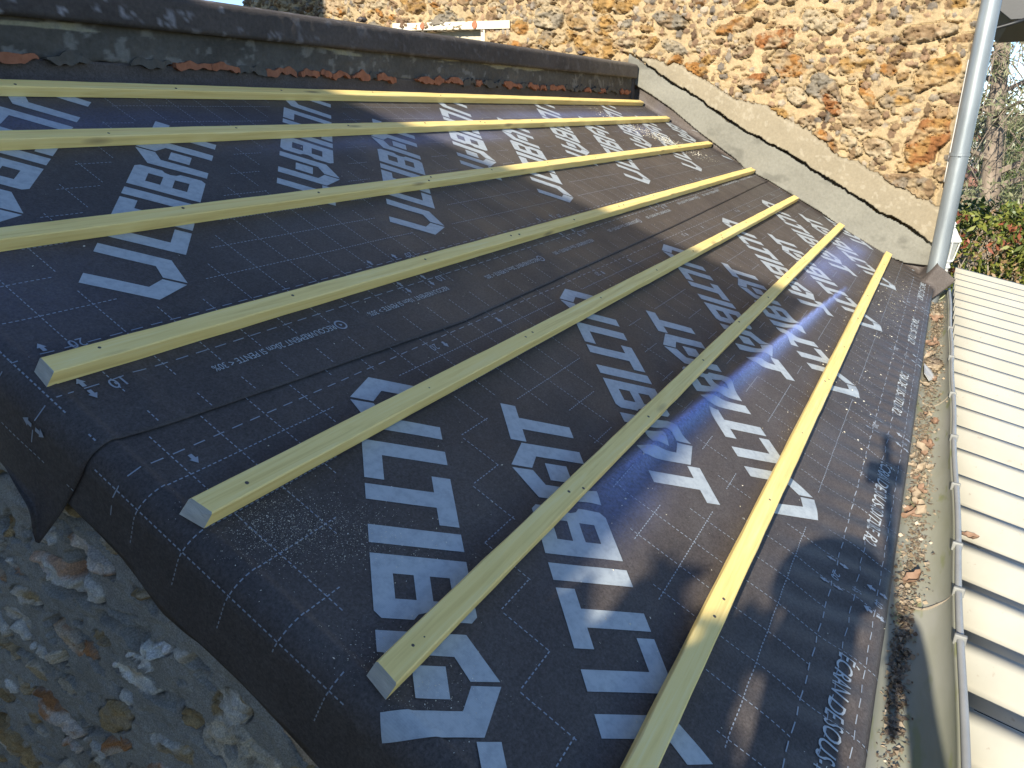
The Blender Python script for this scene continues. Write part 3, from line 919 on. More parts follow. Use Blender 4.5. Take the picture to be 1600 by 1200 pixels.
sp = sstep(.66, .72, fbm(XX * 30, ZZ * 34 + YY * 20, 136, 3))[..., None]; sp = sp * sstep(2.2, .2, XX)[..., None] * .7 + sp * .12
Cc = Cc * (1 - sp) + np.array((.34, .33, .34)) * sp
P = np.stack([XX, YY, ZZ], -1); n, m = XX.shape
idx = np.arange(n * m).reshape(n, m)
Q = grid_quads(np.ones((n - 1, m - 1), bool))
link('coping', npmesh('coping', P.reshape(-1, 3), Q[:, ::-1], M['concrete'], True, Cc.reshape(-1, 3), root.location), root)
cap_ = MB(); cap_.add([tuple(v) for v in P[-1]], [tuple(range(m))]); cap_.build('coping_end', M['mortarlip'], root, base=root.location)
b = MB(); b.box((-.9, PY + .03, .6), (5.03, PY + .29, 1.25)); b.build('wall_core', M['dark'], root, base=root.location)
# broken tile ends bedded in the bottom of the band
rng = np.random.default_rng(4)
x = -.3
while x < 4.98:
    w = rng.uniform(.05, .16); h = rng.uniform(.026, .055); k = int(w / .010) + 3
    if rng.random() < .93:
        vs = []; cx = x + w / 2; yf0 = PY - .030 - .010 * rng.random(); p1, p2 = rng.random(2) * 6
        for i in range(k):
            t = i / (k - 1); xx = x + t * w
            arch = max(math.sin(math.pi * t), 0) ** .6 * h * (.55 + .25 * math.sin(t * 7 + p1) + .12 * math.sin(t * 17 + p2))
            zt = float(bandz(np.array(xx))) + .004 + .6 * arch
            zl = float(bandz(np.array(xx))) - .008 - .006 * math.sin(t * 6 + p2) - .003 * math.sin(t * 19 + p1)
            yf = yf0 + .004 * math.sin(t * 8 + p1)
            vs += [(xx, yf, zl), (xx, yf + .003 * rng.random(), zt), (xx, yf + .04, zt + .002), (xx, yf + .04, zl + .004)]
        fs = []
        for i in range(k - 1):
            a, c = i * 4, i * 4 + 4
            fs += [(a, c, c + 1, a + 1), (a + 1, c + 1, c + 2, a + 2), (a + 2, c + 2, c + 3, a + 3), (a + 3, c + 3, c, a)]
        fs += [(0, 1, 2, 3), (4 * k - 1, 4 * k - 2, 4 * k - 3, 4 * k - 4)]
        link('tile_fragment', mesh('tile_fragment', vs, fs, M['tile'] if rng.random() < .66 else M['nearmortar'], False, base=root.location), root)
    x += w * rng.uniform(.8, 1.15)

# loose stone bits lying on the coping
for (x, w) in ((2.02, .055), (4.2, .07), (4.77, .025)):
    bmk = bmesh.new(); bmesh.ops.create_icosphere(bmk, subdivisions=2, radius=1)
    for v in bmk.verts: v.co *= .8 + .4 * random.random()
    me = bpy.data.meshes.new('stone_chip'); bmk.to_mesh(me); bmk.free(); me.materials.append(M['nail'])
    o = link('stone_chip', me); o.location = (x, PY + .02, 1.356 + w * .16); o.scale = (w * .5, w * .35, w * .2)
    tag(o, {2.02: 'dark flat stone chip lying on the coping left of the white lintel', 4.2: 'dark flat chip lying on the coping between the lintel and the wall corner', 4.77: 'tiny dark chip lying on the coping closest to the wall corner'}[x], 'stone chip')

# dark lead upstand closing the corner between parapet and stone wall
b = MB(); b.box((5.03, PY - .035, 1.02), (5.085, PY + .03, 1.25)); o = b.build('corner_upstand', M['membrane'], None, bevel=.012)
tag(o, 'dark membrane upstand folded into the corner where the parapet meets the stone wall', 'upstand')

# ------------------------------------------------------------------ near gable wall (under the left rake)
XN = -.030
ys = np.arange(.30, 2.25, .0029); zs = np.arange(-.95, .90, .0029)
Y, Z = np.meshgrid(ys, zs, indexing='ij')
LG, LB, OB, RB = (.80, .77, .68), (.66, .57, .42), (.52, .25, .10), (.44, .32, .16)
H, C = rubble(Y, Z, [], 0, .02, (.36, .345, .30), [LG, LG, LB, OB, RB, RB, LB], [LB], 77, .58, True, 1.9, (.026, .12), 1.25, 1.05, .45, 1.0, .3)
H2 = .014 * (fbm(Y * 5, Z * 6, 140, 4) - .5) + .006 * (fbm(Y * 30, Z * 30, 142, 4) - .5) - .02 * sstep(.68, .75, fbm(Y * 14, Z * 18, 144, 3))
X = XN + .006 - H - H2 + .02 * sstep(.12, .0, Y * math.tan(TH) - .055 - Z - .10)
root = empty('gable_wall', (XN, 0, -3)); tag(root, 'shaded grey mortar and rubble gable wall below the left edge of the roof', 'wall')
keep = (Z[:-1, :-1] < Y[:-1, :-1] * math.tan(TH) - .055)
p_, c_, q_ = compact(np.stack([X, Y, Z], -1).reshape(-1, 3), C.reshape(-1, 3), grid_quads(keep))
link('rubble_facing', npmesh('rubble_facing', p_, q_[:, ::-1], M['nearwall'], True, c_, root.location), root)
b = MB(); b.prism([(.02, -3), (2.55, -3), (2.55, 2.55 * math.tan(TH) - .07), (.02, .02 * math.tan(TH) - .07)], XN + .035, XN + .40)
b.build('wall_core', M['mortarlip'], root, base=root.location)
# house body under the roof
root = empty('house_body', (2.4, 1.2, -3)); tag(root, 'rendered wall of the low building below the gutter and roof membrane', 'wall')
b = MB(); b.prism([(.05, -3), (2.60, -3), (2.60, 1.0), (2.50, 2.5 * math.tan(TH) - .05), (.05, .05 * math.tan(TH) - .05)], XN + .41, 4.66)
b.build('wall_and_deck', M['plaster'], root, base=root.location)

# ------------------------------------------------------------------ gutter
root = empty('eave_gutter', (0, -.05, -.1)); tag(root, 'pale stained half round gutter full of dry leaves along the eave', 'gutter')


def lip_y(x): return -.142 + .0138 * x


gx = np.linspace(-.55, 4.735, 140)
GP = []
for k in range(19):
    t = k / 18; ang = math.pi * (1 - t)
    GP.append((.5 + .5 * math.cos(ang), -math.sin(ang)))           # 0..1 across, depth
V = []
for x in gx:
    yl = lip_y(x) + .006 + .002 * math.sin(x * 7); yi = .020
    for (u, d) in GP: V.append((x, yi + (yl - yi) * u, -.035 + d * .072 - (0 if u > .5 else (.5 - u) * .02) + .0015 * math.sin(x * 5)))
V = np.array(V); n, m = len(gx), len(GP); idx = np.arange(n * m).reshape(n, m)
Q = np.stack([idx[:-1, :-1], idx[1:, :-1], idx[1:, 1:], idx[:-1, 1:]], -1).reshape(-1, 4)
o = link('trough', npmesh('trough', V, Q, M['gutter'], True, None, root.location), root)
md = o.modifiers.new('depth', 'SOLIDIFY'); md.thickness = .003; md.offset = 0
b = MB(); b.tube([(x, lip_y(x) - .002 + .002 * math.sin(x * 7), -.030 + .0015 * math.sin(x * 5)) for x in gx], .0075, 10)
b.build('rolled_lip', M['bead'], root, True, root.location)
b = MB(); b.add([tuple(V[-m + k]) for k in range(m)], [tuple(range(m))]); b.build('end_cap', M['gutter'], root, base=root.location)
for x in (.97, 1.16, 1.38, 1.75, 2.15, 2.62, 3.15, 3.7):
    b = MB(); y = lip_y(x)
    b.box((x - .005, y - .0125, -.044), (x + .005, y + .012, -.0180)); b.build('lip_clip', M['clip'], root, base=root.location, bevel=.003)
for x in (1.165, 2.66):                                                        # joint seams inside the trough
    yl = lip_y(x) + .006; yi = .02; b = MB()
    b.tube([(x + .010 * math.sin(u * 9), yi + (yl - yi) * u, -.033 + d * .070 - (0 if u > .5 else (.5 - u) * .02)) for (u, d) in GP[6:]], .003, 6)
    b.build('joint_seam', M['twig'], root, base=root.location)


# leaves and litter in the gutter
def leaf_mesh(name, L, W, curl, seed, mat):
    rg = np.random.default_rng(seed); nu, nv = 9, 7; vs = []
    for i in range(nu):
        u = i / (nu - 1); hw = W / 2 * (math.sin(math.pi * u ** .8) ** .75) * (1 + .25 * math.sin(u * 14 + seed))
        for j in range(nv):
            v = j / (nv - 1) * 2 - 1
            vs.append(((u - .5) * L, hw * v * (1 - .25 * curl * abs(v)), curl * (.35 * W * v * v + .25 * L * (u - .5) ** 2 * 2) + rg.normal() * .0012 + .003 * math.sin(7 * u + 3 * v)))
    fs = [(i * nv + j, (i + 1) * nv + j, (i + 1) * nv + j + 1, i * nv + j + 1) for i in range(nu - 1) for j in range(nv - 1)]
    me = mesh(name, vs, fs, mat, True); return me


protos = [leaf_mesh('dry_leaf', .058, .040, .9, s, M['dryleaf'] if s % 3 else M['dryleaf2']) for s in range(6)]
rng = np.random.default_rng(9)


def gutter_z(x, y):
    u = (y - .02) / (lip_y(x) + .006 - .02); u = min(max(u, .03), .97)
    return -.035 - math.sin(math.acos(min(max(2 * u - 1, -1), 1))) * .072 - (0 if u > .5 else (.5 - u) * .02)


for i in range(46):
    x = rng.choice([1.4, 1.5, 1.6, 1.7, 1.8, 1.95, 2.15, 2.5, 2.9, 3.2, 3.6, 4.1]) + rng.normal() * .07
    y = -.030 + rng.normal() * .014
    o = link('dry_leaf', protos[i % 6]); sc = rng.uniform(.4, 1.0)
    o.location = (x, y, gutter_z(x, y) + .012 + .012 * rng.random()); o.scale = (sc, sc, sc)
    o.rotation_euler = (rng.normal() * .5, rng.normal() * .5, rng.random() * 6.28)
    tag(o, 'curled brown dry leaf lying on the debris in the gutter', 'leaf', 'dry leaves lying in the gutter')
# fine litter: uncountable flakes
vs, fs = [], []
for i in range(9000):
    x = rng.uniform(.2, 4.6); dens = .35 + .65 * float(vnoise(np.array(x * 2.3), np.array(0.3), 150))
    if rng.random() > dens: continue
    w_ = .011 if x < 1.15 else .019
    y = -.030 + rng.normal() * w_ - .004 * math.sin(x * 5)
    if y > .012: continue
    z = gutter_z(x, y) + rng.random() * .010 * (1.4 if x > 1.15 else .6)
    s = rng.uniform(.002, .0085); a = rng.random() * 6.28; e = rng.normal() * .6
    dx, dy = math.cos(a) * s, math.sin(a) * s; k = len(vs); t = rng.uniform(.25, .8)
    vs += [(x - dx, y - dy, z), (x + dy * t, y - dx * t, z + s * e), (x + dx, y + dy, z + .001), (x - dy * t, y + dx * t, z + s * abs(e))]
    fs.append((k, k + 1, k + 2, k + 3))
o = link('leaf_litter', mesh('leaf_litter', vs, fs, M['litter'])); tag(o, 'crumbled leaf litter and grit along the bottom of the gutter', 'leaf litter', kind='stuff')
# a ball of leaves and a scrap of white plastic
vs, fs = [], []
for i in range(260):
    d = Vector((rng.normal(), rng.normal(), rng.normal())).normalized(); p = Vector((3.16, -.035, -.075)) + Vector((d.x * .055, d.y * .034, d.z * .026))
    t1 = d.cross(Vector((0, 0, 1))).normalized(); t2 = d.cross(t1); s = rng.uniform(.006, .016); k = len(vs)
    vs += [p - t1 * s * 1.6, p + t2 * s * .35, p + t1 * s * 1.6 + d * .004, p - t2 * s * .35]; fs.append((k, k + 1, k + 2, k + 3))
o = link('leaf_clump', mesh('leaf_clump', vs, fs, M['litter'])); tag(o, 'round nest-like clump of dry leaves in the gutter beside the white scrap', 'leaf clump')
b = MB(); b.add([(2.93, .000, -.052), (3.07, .006, -.050), (3.08, -.028, -.080), (2.99, -.048, -.086), (2.91, -.024, -.078), (2.93, .000, -.055), (3.07, .006, -.053), (3.08, -.028, -.083), (2.99, -.048, -.089), (2.91, -.024, -.081)],
                [(0, 1, 2, 3, 4), (9, 8, 7, 6, 5), (0, 5, 6, 1), (1, 6, 7, 2), (2, 7, 8, 3), (3, 8, 9, 4), (4, 9, 5, 0)])
o = b.build('plastic_scrap', M['whitepaint']); tag(o, 'small white plastic scrap lying in the gutter beside the leaf clump', 'plastic scrap')

# ------------------------------------------------------------------ white ribbed roof beyond the gutter
RS = .1865
root = empty('sheet_metal_roof', (3, -.5, -.2)); tag(root, 'bright white ribbed sheet metal roof on the right beyond the gutter', 'metal roof')
prof = []
RH = .060
for k in range(-8, 23):
    xe = .837 + .2285 * k
    prof += [(xe - .075, 0), (xe - .050, RH), (xe - .004, RH), (xe + .018, 0)]
    prof += [(xe + .070, 0), (xe + .074, .004), (xe + .080, .004), (xe + .084, 0)]
prof = [p for p in prof if -1 < p[0] < 5.955] + [(5.955, 0), (5.957, -.05)]
yy = [-.118, -.3, -.6, -1.2, -2.4]
V = []
for (x, h) in prof:
    for y in yy:
        y_ = min(y, lip_y(x) - .020) if y == yy[0] else y
        V.append((x, y_, -.145 + RS * (y_ + .13) + h))
V = np.array(V); n, m = len(prof), len(yy); idx = np.arange(n * m).reshape(n, m)
Q = np.stack([idx[:-1, :-1], idx[:-1, 1:], idx[1:, 1:], idx[1:, :-1]], -1).reshape(-1, 4)
o = link('ribbed_sheet', npmesh('ribbed_sheet', V, Q[:, ::-1], M['whiteroof'], False, None, root.location), root)
md = o.modifiers.new('depth', 'SOLIDIFY'); md.thickness = .0015
b = MB()
b.prism([(-.13, -.152), (-2.4, -.152 + RS * (-2.27)), (-2.4, -.9), (-.13, -.9)], -1, 5.94); b.build('substructure', M['whitepaint'], root, base=root.location)
# dark seam between two sheets
xs_ = .842
b = MB(); b.add([(xs_, -.165, -.145 + RS * (-.035) + RH * .96), (xs_ + .004, -.165, -.145 + RS * (-.035) + RH * .9), (xs_ + .004, -2.3, -.145 + RS * (-2.17) + RH * .9), (xs_, -2.3, -.145 + RS * (-2.17) + RH * .96),
                 (xs_ + .003, -.165, -.145 + RS * (-.035) + RH * .5), (xs_ + .003, -2.3, -.145 + RS * (-2.17) + RH * .5)], [(0, 1, 2, 3), (0, 3, 5, 4)])
b.build('sheet_seam', M['dark'], root, base=root.location)


def wr_z(y, h=0): return -.145 + RS * (y + .13) + h


o = link('dry_leaf', leaf_mesh('dry_leaf', .05, .028, 1.1, 21, M['dryleaf'])); o.location = (1.66, -.172, wr_z(-.172) + .012); o.rotation_euler = (.3, .2, -1.2)
tag(o, 'single reddish dry leaf lying on the white metal roof above the moss lump', 'leaf')
bmk = bmesh.new(); bmesh.ops.create_icosphere(bmk, subdivisions=4, radius=1)
for v in bmk.verts: v.co *= .86 + .3 * float(fbm(np.array(v.co.x * 6 + 9), np.array(v.co.y * 6 + v.co.z * 5), 160, 3))
me = bpy.data.meshes.new('moss_lump'); bmk.to_mesh(me); bmk.free(); me.materials.append(M['moss'])
o = link('moss_lump', me); o.location = (1.60, -.19, wr_z(-.19) + .006); o.scale = (.020, .022, .011); o.rotation_euler = (0, 0, .6)
tag(o, 'green brown moss lump lying on the white metal roof beside the dry leaf', 'moss')
for (x, y, L, a, lab) in ((1.14, -.215, .036, 1.1, 'dark twig lying on the white metal roof, nearest to the camera'), (1.98, -.185, .03, .35, 'dark twig lying on the white metal roof beside the gutter lip'), (2.28, -.22, .03, 1.9, 'thin twig in the middle of the white metal roof')):
    b = MB(); b.tube([(-L / 2, 0, 0), (0, .003, .002), (L / 2, 0, 0)], [.0012, .0022, .001], 6)
    o = b.build('twig', M['nail']); o.location = (x, y, wr_z(y) + .003); o.rotation_euler = (0, 0, a); tag(o, lab, 'twig')

# ------------------------------------------------------------------ downpipe, conduit, eave of the tall house
root = empty('downpipe', (4.62, .020, -.6)); tag(root, 'grey galvanised round downpipe at the right corner of the stone wall', 'downpipe')
b = MB(); b.tube([(4.62, .020, z) for z in np.linspace(-.6, 1.05, 14)], .0495, 28, 0, False); b.build('pipe', M['zinc'], root, True, root.location)
b = MB(); b.tube([(4.62, .020, z) for z in np.linspace(1.035, 3.2, 14)], .0506, 28, 0, False); b.build('upper_pipe', M['zinc'], root, True, root.location)
b = MB(); b.lathe((4.62, .020, .775), [(.052, 0), (.0545, .001), (.0545, .017), (.052, .018)], 28); b.box((4.555, .012, .777), (4.575, .028, .792)); b.box((4.66, .060, .777), (4.76, .072, .792)); b.build('bracket_collar', M['zinc'], root, False, root.location)
b = MB(); b.tube([(4.70, .068, z) for z in np.linspace(.62, 1.30, 10)], .008, 8); o = b.build('cable_conduit', M['whitepaint'], None, True)
tag(o, 'thin white cable conduit running down the wall corner beside the downpipe', 'conduit')
root = empty('roof_eave', (5.3, -.04, 1.5)); tag(root, 'dark box eave of the tall house jutting out at the top right corner', 'eave')
b = MB(); b.add([(5.3, -.035, 1.61), (5.3, -.11, 1.552), (5.3, -.50, 1.56), (5.3, -.50, 2.2), (5.3, -.03, 2.2), (7.2, -.035, 1.61), (7.2, -.11, 1.552), (7.2, -.50, 1.56), (7.2, -.50, 2.2), (7.2, -.03, 2.2)],
                [(4, 3, 2, 1, 0), (5, 6, 7, 8, 9), (0, 1, 6, 5), (1, 2, 7, 6), (2, 3, 8, 7), (3, 4, 9, 8), (4, 0, 5, 9)])
b.build('eave_box', M['dark'], root, base=root.location, bevel=.004)
b = MB(); b.tube([(5.3, .03, 1.46), (5.3, -.03, 1.507), (5.3, -.11, 1.528), (5.3, -.20, 1.556)], .011, 8); b.build('bracket_arm', M['dark'], root, True, root.location)

# ------------------------------------------------------------------ sawdust and shavings on the membrane
def chips(name, clusters, label, seed):
    rg = np.random.default_rng(seed); vs, fs = [], []
    for (cx, cs, sx, ss, rot, n, lo, hi) in clusters:
        u, v = rg.normal(size=n) * sx, rg.normal(size=n) * ss
        X_ = cx + u * math.cos(rot) - v * math.sin(rot); S_ = cs + u * math.sin(rot) + v * math.cos(rot)
        PP = surf(X_, S_, .0016 + .0044 * (S_ > lap_edge(X_)))
        for x, s, p in zip(X_, S_, PP):
            if x < -.05 or any(abs(s - b) < .021 for b in BAT_S): continue
            L = lo + (hi - lo) * rg.random() ** 3; W = L * rg.uniform(.25, .7); a = rg.random() * 6.28
            ex = Vector((math.cos(a), math.sin(a) * CT, math.sin(a) * ST)); ey = Vector((-math.sin(a), math.cos(a) * CT, math.cos(a) * ST)); ez = Vector((0, -ST, CT))
            P0 = Vector(p); k = len(vs); h = L * .25
            vs += [P0 - ex * L / 2, P0 + ey * W / 2 + ez * h, P0 + ex * L / 2 + ez * h * .4, P0 - ey * W / 2]
            fs += [(k, k + 3, k + 2, k + 1)]
    o = link(name, mesh(name, vs, fs, M['sawdust'])); tag(o, label, 'sawdust', kind='stuff')


chips('sawdust', [(.10, .935, .07, .045, -.6, 1700, .0009, .0026), (.05, .97, .035, .04, 0, 900, .0009, .0026), (.16, .86, .08, .03, -.8, 420, .0009, .0034)],
      'pale sawdust sprinkled on the membrane below the sawn end of the fifth batten', 1)
chips('sawdust', [(.00, .66, .04, .05, 0, 260, .0008, .0028), (.05, .60, .06, .03, -.6, 220, .0008, .0028), (-.01, .74, .03, .03, 0, 130, .0008, .003)],
      'pale sawdust sprinkled around the sawn end of the sixth batten', 2)
chips('wood_shavings', [(4.30, 1.93, .22, .06, -.9, 1500, .002, .012), (4.2, 2.02, .18, .05, -.9, 500, .002, .010)],
      'yellow wood shavings scattered on the sunlit membrane between the second and third battens', 3)
chips('wood_shavings', [(3.0, .22, .5, .05, 0, 160, .002, .010), (2.2, .22, .4, .05, 0, 130, .002, .009), (3.6, .20, .3, .05, 0, 170, .002, .010), (2.4, .385, 1.0, .008, 0, 120, .002, .008)],
      'wood crumbs scattered on the membrane between the lowest batten and the gutter', 4)
chips('wood_shavings', [(1.2, .9, 1.1, .7, 0, 260, .001, .006), (1.0, 1.8, 1.0, .4, 0, 160, .001, .006), (.4, .5, .4, .3, 0, 160, .001, .006)],
      'loose pale wood crumbs dotted over the whole membrane', 5)


# ------------------------------------------------------------------ vegetation
def leaves(name, centers, n, L, W, mat, parent, seed, base, droop=.3, jitter=.0):
    """many leaf-sized quads around the given ellipsoids (c, r)"""
    rg = np.random.default_rng(seed)
    vol = np.array([r[0] * r[1] * r[2] for _, r in centers]) ** .7; pk = rg.choice(len(centers), n, p=vol / vol.sum())
    d = rg.normal(size=(n, 3)); d /= np.linalg.norm(d, axis=1)[:, None]; rr = rg.random(n) ** .45
    cen = np.array([c for c, _ in centers])[pk]; rad = np.array([r for _, r in centers])[pk]
    lump = .75 + .5 * fbm(d[:, 0] * 3 + pk, d[:, 2] * 3 + d[:, 1] * 2, 170, 3)
    P = cen + d * rad * (rr * lump)[:, None]
    ax = rg.normal(size=(n, 3)); ax[:, 2] -= droop; ax /= np.linalg.norm(ax, axis=1)[:, None]
    sd = np.cross(ax, rg.normal(size=(n, 3))); sd /= np.linalg.norm(sd, axis=1)[:, None]
    nn = np.cross(ax, sd)
    l = (L * rg.uniform(.6, 1.3, n))[:, None]; w = (W * rg.uniform(.6, 1.3, n))[:, None]
    V = np.stack([P - ax * l / 2, P + sd * w / 2 + nn * w * .2, P + ax * l / 2, P - sd * w / 2 + nn * w * .2], 1).reshape(-1, 3)
    Q = np.arange(n * 4).reshape(n, 4)
    return link(name, npmesh(name, V, Q, mat, False, None, base), parent)


# photinia hedge beyond the white roof
root = empty('photinia_hedge', (8.8, -.8, -2.6)); tag(root, 'green hedge with clusters of red young leaves behind the white metal roof', 'hedge')
rg = np.random.default_rng(31)
cl = []
for i in range(46):
    y = rg.uniform(-3.4, .55); z = rg.uniform(-2.2, -.12); cl.append(((8.75 + rg.normal() * .18, y, z), (.35, .36, .28)))
for y in np.arange(-3.4, .6, .3): cl.append(((8.8 + rg.normal() * .15, y, -.05 + rg.normal() * .07), (.32, .28, .20)))
b = MB()
for i in range(60):
    y = rg.uniform(-3.3, .5); p = Vector((8.85 + rg.normal() * .1, y, -2.6)); pts = [p]
    for k in range(6): pts.append(pts[-1] + Vector((rg.normal() * .06, rg.normal() * .09, .40)))
    b.tube(pts, [.022, .019, .016, .013, .010, .007, .004], 5)
b.build('branches', M['twig'], root, base=root.location)
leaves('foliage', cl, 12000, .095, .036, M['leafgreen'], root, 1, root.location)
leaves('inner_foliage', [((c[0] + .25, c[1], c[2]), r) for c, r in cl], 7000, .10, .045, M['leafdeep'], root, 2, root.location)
redc = [((8.42, y, z), (.10, .12, .07)) for (y, z) in ((-.12, -.02), (-.20, -.25), (-.60, -.08), (-.72, -.18), (-.55, -.27), (-.15, -.56), (-.30, -.62), (-.42, -.66), (-.8, .02), (-1.4, -.3), (-2.2, -.2), (-.05, .05))]
leaves('red_leaves', redc, 170, .085, .032, M['leafred'], root, 3, root.location, -.6)
leaves('brown_leaves', [((8.40, -.02, -.25), (.16, .22, .35)), ((8.45, -.5, -.3), (.15, .2, .2)), ((8.45, -.75, -.52), (.15, .3, .14))], 160, .07, .025, M['leafbrown'], root, 4, root.location)

# cedar behind the hedge
def tree(name, base, H, r0, limbs, label, seed, mat, nleaf, leafL, leafW, lean=(0, 0), crown_from=.25, limb_len=2.6, droop=.5, cat='tree', clump=(.75, .75, .30), group=None):
    rg = np.random.default_rng(seed); root = empty(name, base); tag(root, label, cat, group)
    B = Vector(base); pts = []; rad = []
    for k in range(12):
        t = k / 11; pts.append(B + Vector((lean[0] * t + .12 * math.sin(5 * t + seed), lean[1] * t + .10 * math.sin(4 * t + seed * 2), H * t))); rad.append(r0 * (1 - .85 * t) + .02)
    b = MB(); b.tube(pts, rad, 12); b.build('trunk', M['bark'], root, True, root.location)
    lb = MB(); cl = []
    for i in range(limbs):
        t = crown_from + (1 - crown_from) * (i + rg.random() * .6) / limbs; k = min(int(t * 11), 10); p = pts[k].lerp(pts[k + 1], t * 11 - k)
        a = rg.random() * 6.28; L = limb_len * (1.15 - t) * rg.uniform(.6, 1.2) + .35; q = [p]
        d = Vector((math.cos(a), math.sin(a), rg.uniform(.1, .5)))
        for s in range(5):
            q.append(q[-1] + d * L / 5 + Vector((0, 0, -droop * L * .02 * s * s * .5))); d = (d + Vector((rg.normal() * .12, rg.normal() * .12, rg.normal() * .06))).normalized()
        r1 = r0 * .32 * (1.1 - t) + .015
        lb.tube(q, [r1, r1 * .8, r1 * .6, r1 * .45, r1 * .3, r1 * .15], 6)
        for s in range(2, 6):
            cl.append((tuple(q[s] + Vector((0, 0, -.12))), (clump[0] * L / limb_len + .15, clump[1] * L / limb_len + .15, clump[2])))
            for e in range(5):                                       # hanging twigs
                dd = Vector((rg.normal() * .5, rg.normal() * .5, -rg.uniform(.1, .8) * droop * 1.2))
                lb.tube([q[s], q[s] + dd * .45, q[s] + dd * .9 + Vector((0, 0, -.2 * droop))], [.012, .008, .004], 4)
    lb.build('limbs', M['bark'], root, False, root.location)
    leaves('crown', cl, nleaf, leafL, leafW, mat, root, seed + 5, root.location, droop)
    return root


tree('cedar_tree', (16, -.90, -2.8), 9.0, .19, 30, 'tall thin-foliaged cedar with a bare brown trunk behind the hedge', 12, M['needle'], 9000, .16, .022, (0, .75), .16, 2.6, 1.0, clump=(.6, .6, .35))
tree('conifer_tree', (24, -3.0, -3), 10, .25, 26, 'grey green conifer at the right edge behind the cedar', 17, M['needle'], 9000, .22, .04, (0, 0), .15, 3.2, .7)
for (x, y, H, sd, lab) in ((34, -1.0, 4.6, 3, 'low rounded grey green tree far behind the trunk of the cedar'), (38, -4.5, 5.0, 8, 'broad far tree at the right edge of the photo'), (36, 2.5, 5.2, 14, 'far tree hidden mostly by the stone wall and downpipe'), (30, -2.4, 3.8, 23, 'bushy far tree below the right hand conifer')):
    tree('background_tree', (x, y, -3), H, .18, 16, lab, sd, M['farleaf'], 6000, .20, .11, (0, 0), .12, 2.8, .1, clump=(1.1, 1.1, .8), group='trees beyond the garden')
# shrubs in the middle distance under the cedar
for (x, y, sz, lab, mt) in ((13.5, -.55, .8, 'twiggy brown shrub in front of the cedar trunk', 'leafbrown'), (14.5, -1.5, 1.0, 'grey green shrub right of the cedar trunk', 'needle'), (19, -.2, 1.2, 'green shrub left of the cedar trunk behind the downpipe', 'leafdeep')):
    root = empty('shrub', (x, y, -2.9)); tag(root, lab, 'shrub'); rg = np.random.default_rng(int(x * 10)); b = MB(); cl = []
    for i in range(40):
        a = rg.random() * 6.28; p = Vector((x, y, -2.9)); q = [p]; d = Vector((math.cos(a) * .5, math.sin(a) * .5, 1)).normalized()
        for k in range(5): q.append(q[-1] + d * sz * .62); d = (d + Vector((rg.normal() * .25, rg.normal() * .25, rg.normal() * .1 - .04))).normalized()
        b.tube(q, [.02, .016, .012, .009, .006, .003], 5); cl.append((tuple(q[-1]), (.35 * sz, .35 * sz, .3 * sz))); cl.append((tuple(q[-2]), (.3 * sz, .3 * sz, .3 * sz)))
    b.build('stems', M['twig'], root, base=root.location)
    leaves('foliage', cl, 2600, .12, .03, M[mt], root, int(x), root.location)

# white garden lantern
LX, LY = 7.5, -.082
root = empty('garden_lantern', (LX, LY, -2.6)); tag(root, 'white six sided garden lantern in front of the hedge beside the downpipe', 'lantern')
b = MB(); b.tube([(LX, LY, -2.6), (LX, LY, -.36)], .028, 12); b.lathe((LX, LY, -.40), [(.02, 0), (.045, .03), (.03, .06), (.05, .10)], 12); b.build('post', M['whitepaint'], root, False, root.location)
z0, z1, r0, r1 = -.30, -.125, .052, .082
b = MB()
for k in range(6):
    a = k * math.pi / 3 + .2
    b.tube([(LX + r0 * math.cos(a), LY + r0 * math.sin(a), z0), (LX + r1 * math.cos(a), LY + r1 * math.sin(a), z1)], .0065, 6)
b.lathe((LX, LY, z0 - .015), [(.052, 0), (.060, .006), (.060, .018), (.050, .02)], 6); b.lathe((LX, LY, z1 - .006), [(.085, 0), (.092, .004), (.092, .014), (.085, .016)], 6)
b.build('frame', M['whitepaint'], root, False, root.location)
b = MB(); b.lathe((LX, LY, z0), [(.045, 0), (.074, z1 - z0)], 6); b.build('glass', M['glass'], root, False, root.location)
b = MB(); b.lathe((LX, LY, z1 + .008), [(.105, 0), (.100, .008), (.060, .058), (.035, .10), (.018, .115)], 6); b.build('cap', M['whitepaint'], root, False, root.location)
b = MB(); b.lathe((LX, LY, .0), [(.012, 0), (.020, .01), (.010, .022), (.022, .036), (.006, .055)], 10); b.build('finial', M['whitepaint'], root, True, root.location)

# house far behind the hedge
root = empty('far_house', (26, -.5, -3)); tag(root, 'pale far house with a pinkish tiled roof glimpsed right of the downpipe', 'house')
b = MB(); b.box((25, -.95, -3), (30, 2.2, -.95)); b.build('wall', M['plaster'], root, base=root.location)
b = MB(); b.prism([(-1.15, -1.0), (.4, -.25), (2.4, -1.0)], 24.8, 30.2); b.build('roof', M['rooftile'], root, base=root.location)
b = MB(); b.box((24.6, -1.06, -1.15), (25.0, -.98, -.80)); b.build('chimney', M['plaster'], root, base=root.location)
root = empty('garden_house', (32, -.4, -3)); tag(root, 'small white gabled house with a red roof seen beside the downpipe between the trees', 'house')
b = MB(); b.box((31, -.85, -3), (35, 1.2, .12)); b.build('wall', M['whitepaint'], root, base=root.location)
b = MB(); b.prism([(-.95, .05), (-.55, .35), (1.3, .05)], 30.9, 35.1); b.build('roof', M['rooftile'], root, base=root.location)
b = MB(); b.tube([(20, -.27, -2.9), (20, -.27, -.15)], .05, 10); o = b.build('garden_post', M['whitepaint'], None, True); o_ = o
tag(o, 'white post standing just right of the downpipe in front of the trees', 'post')

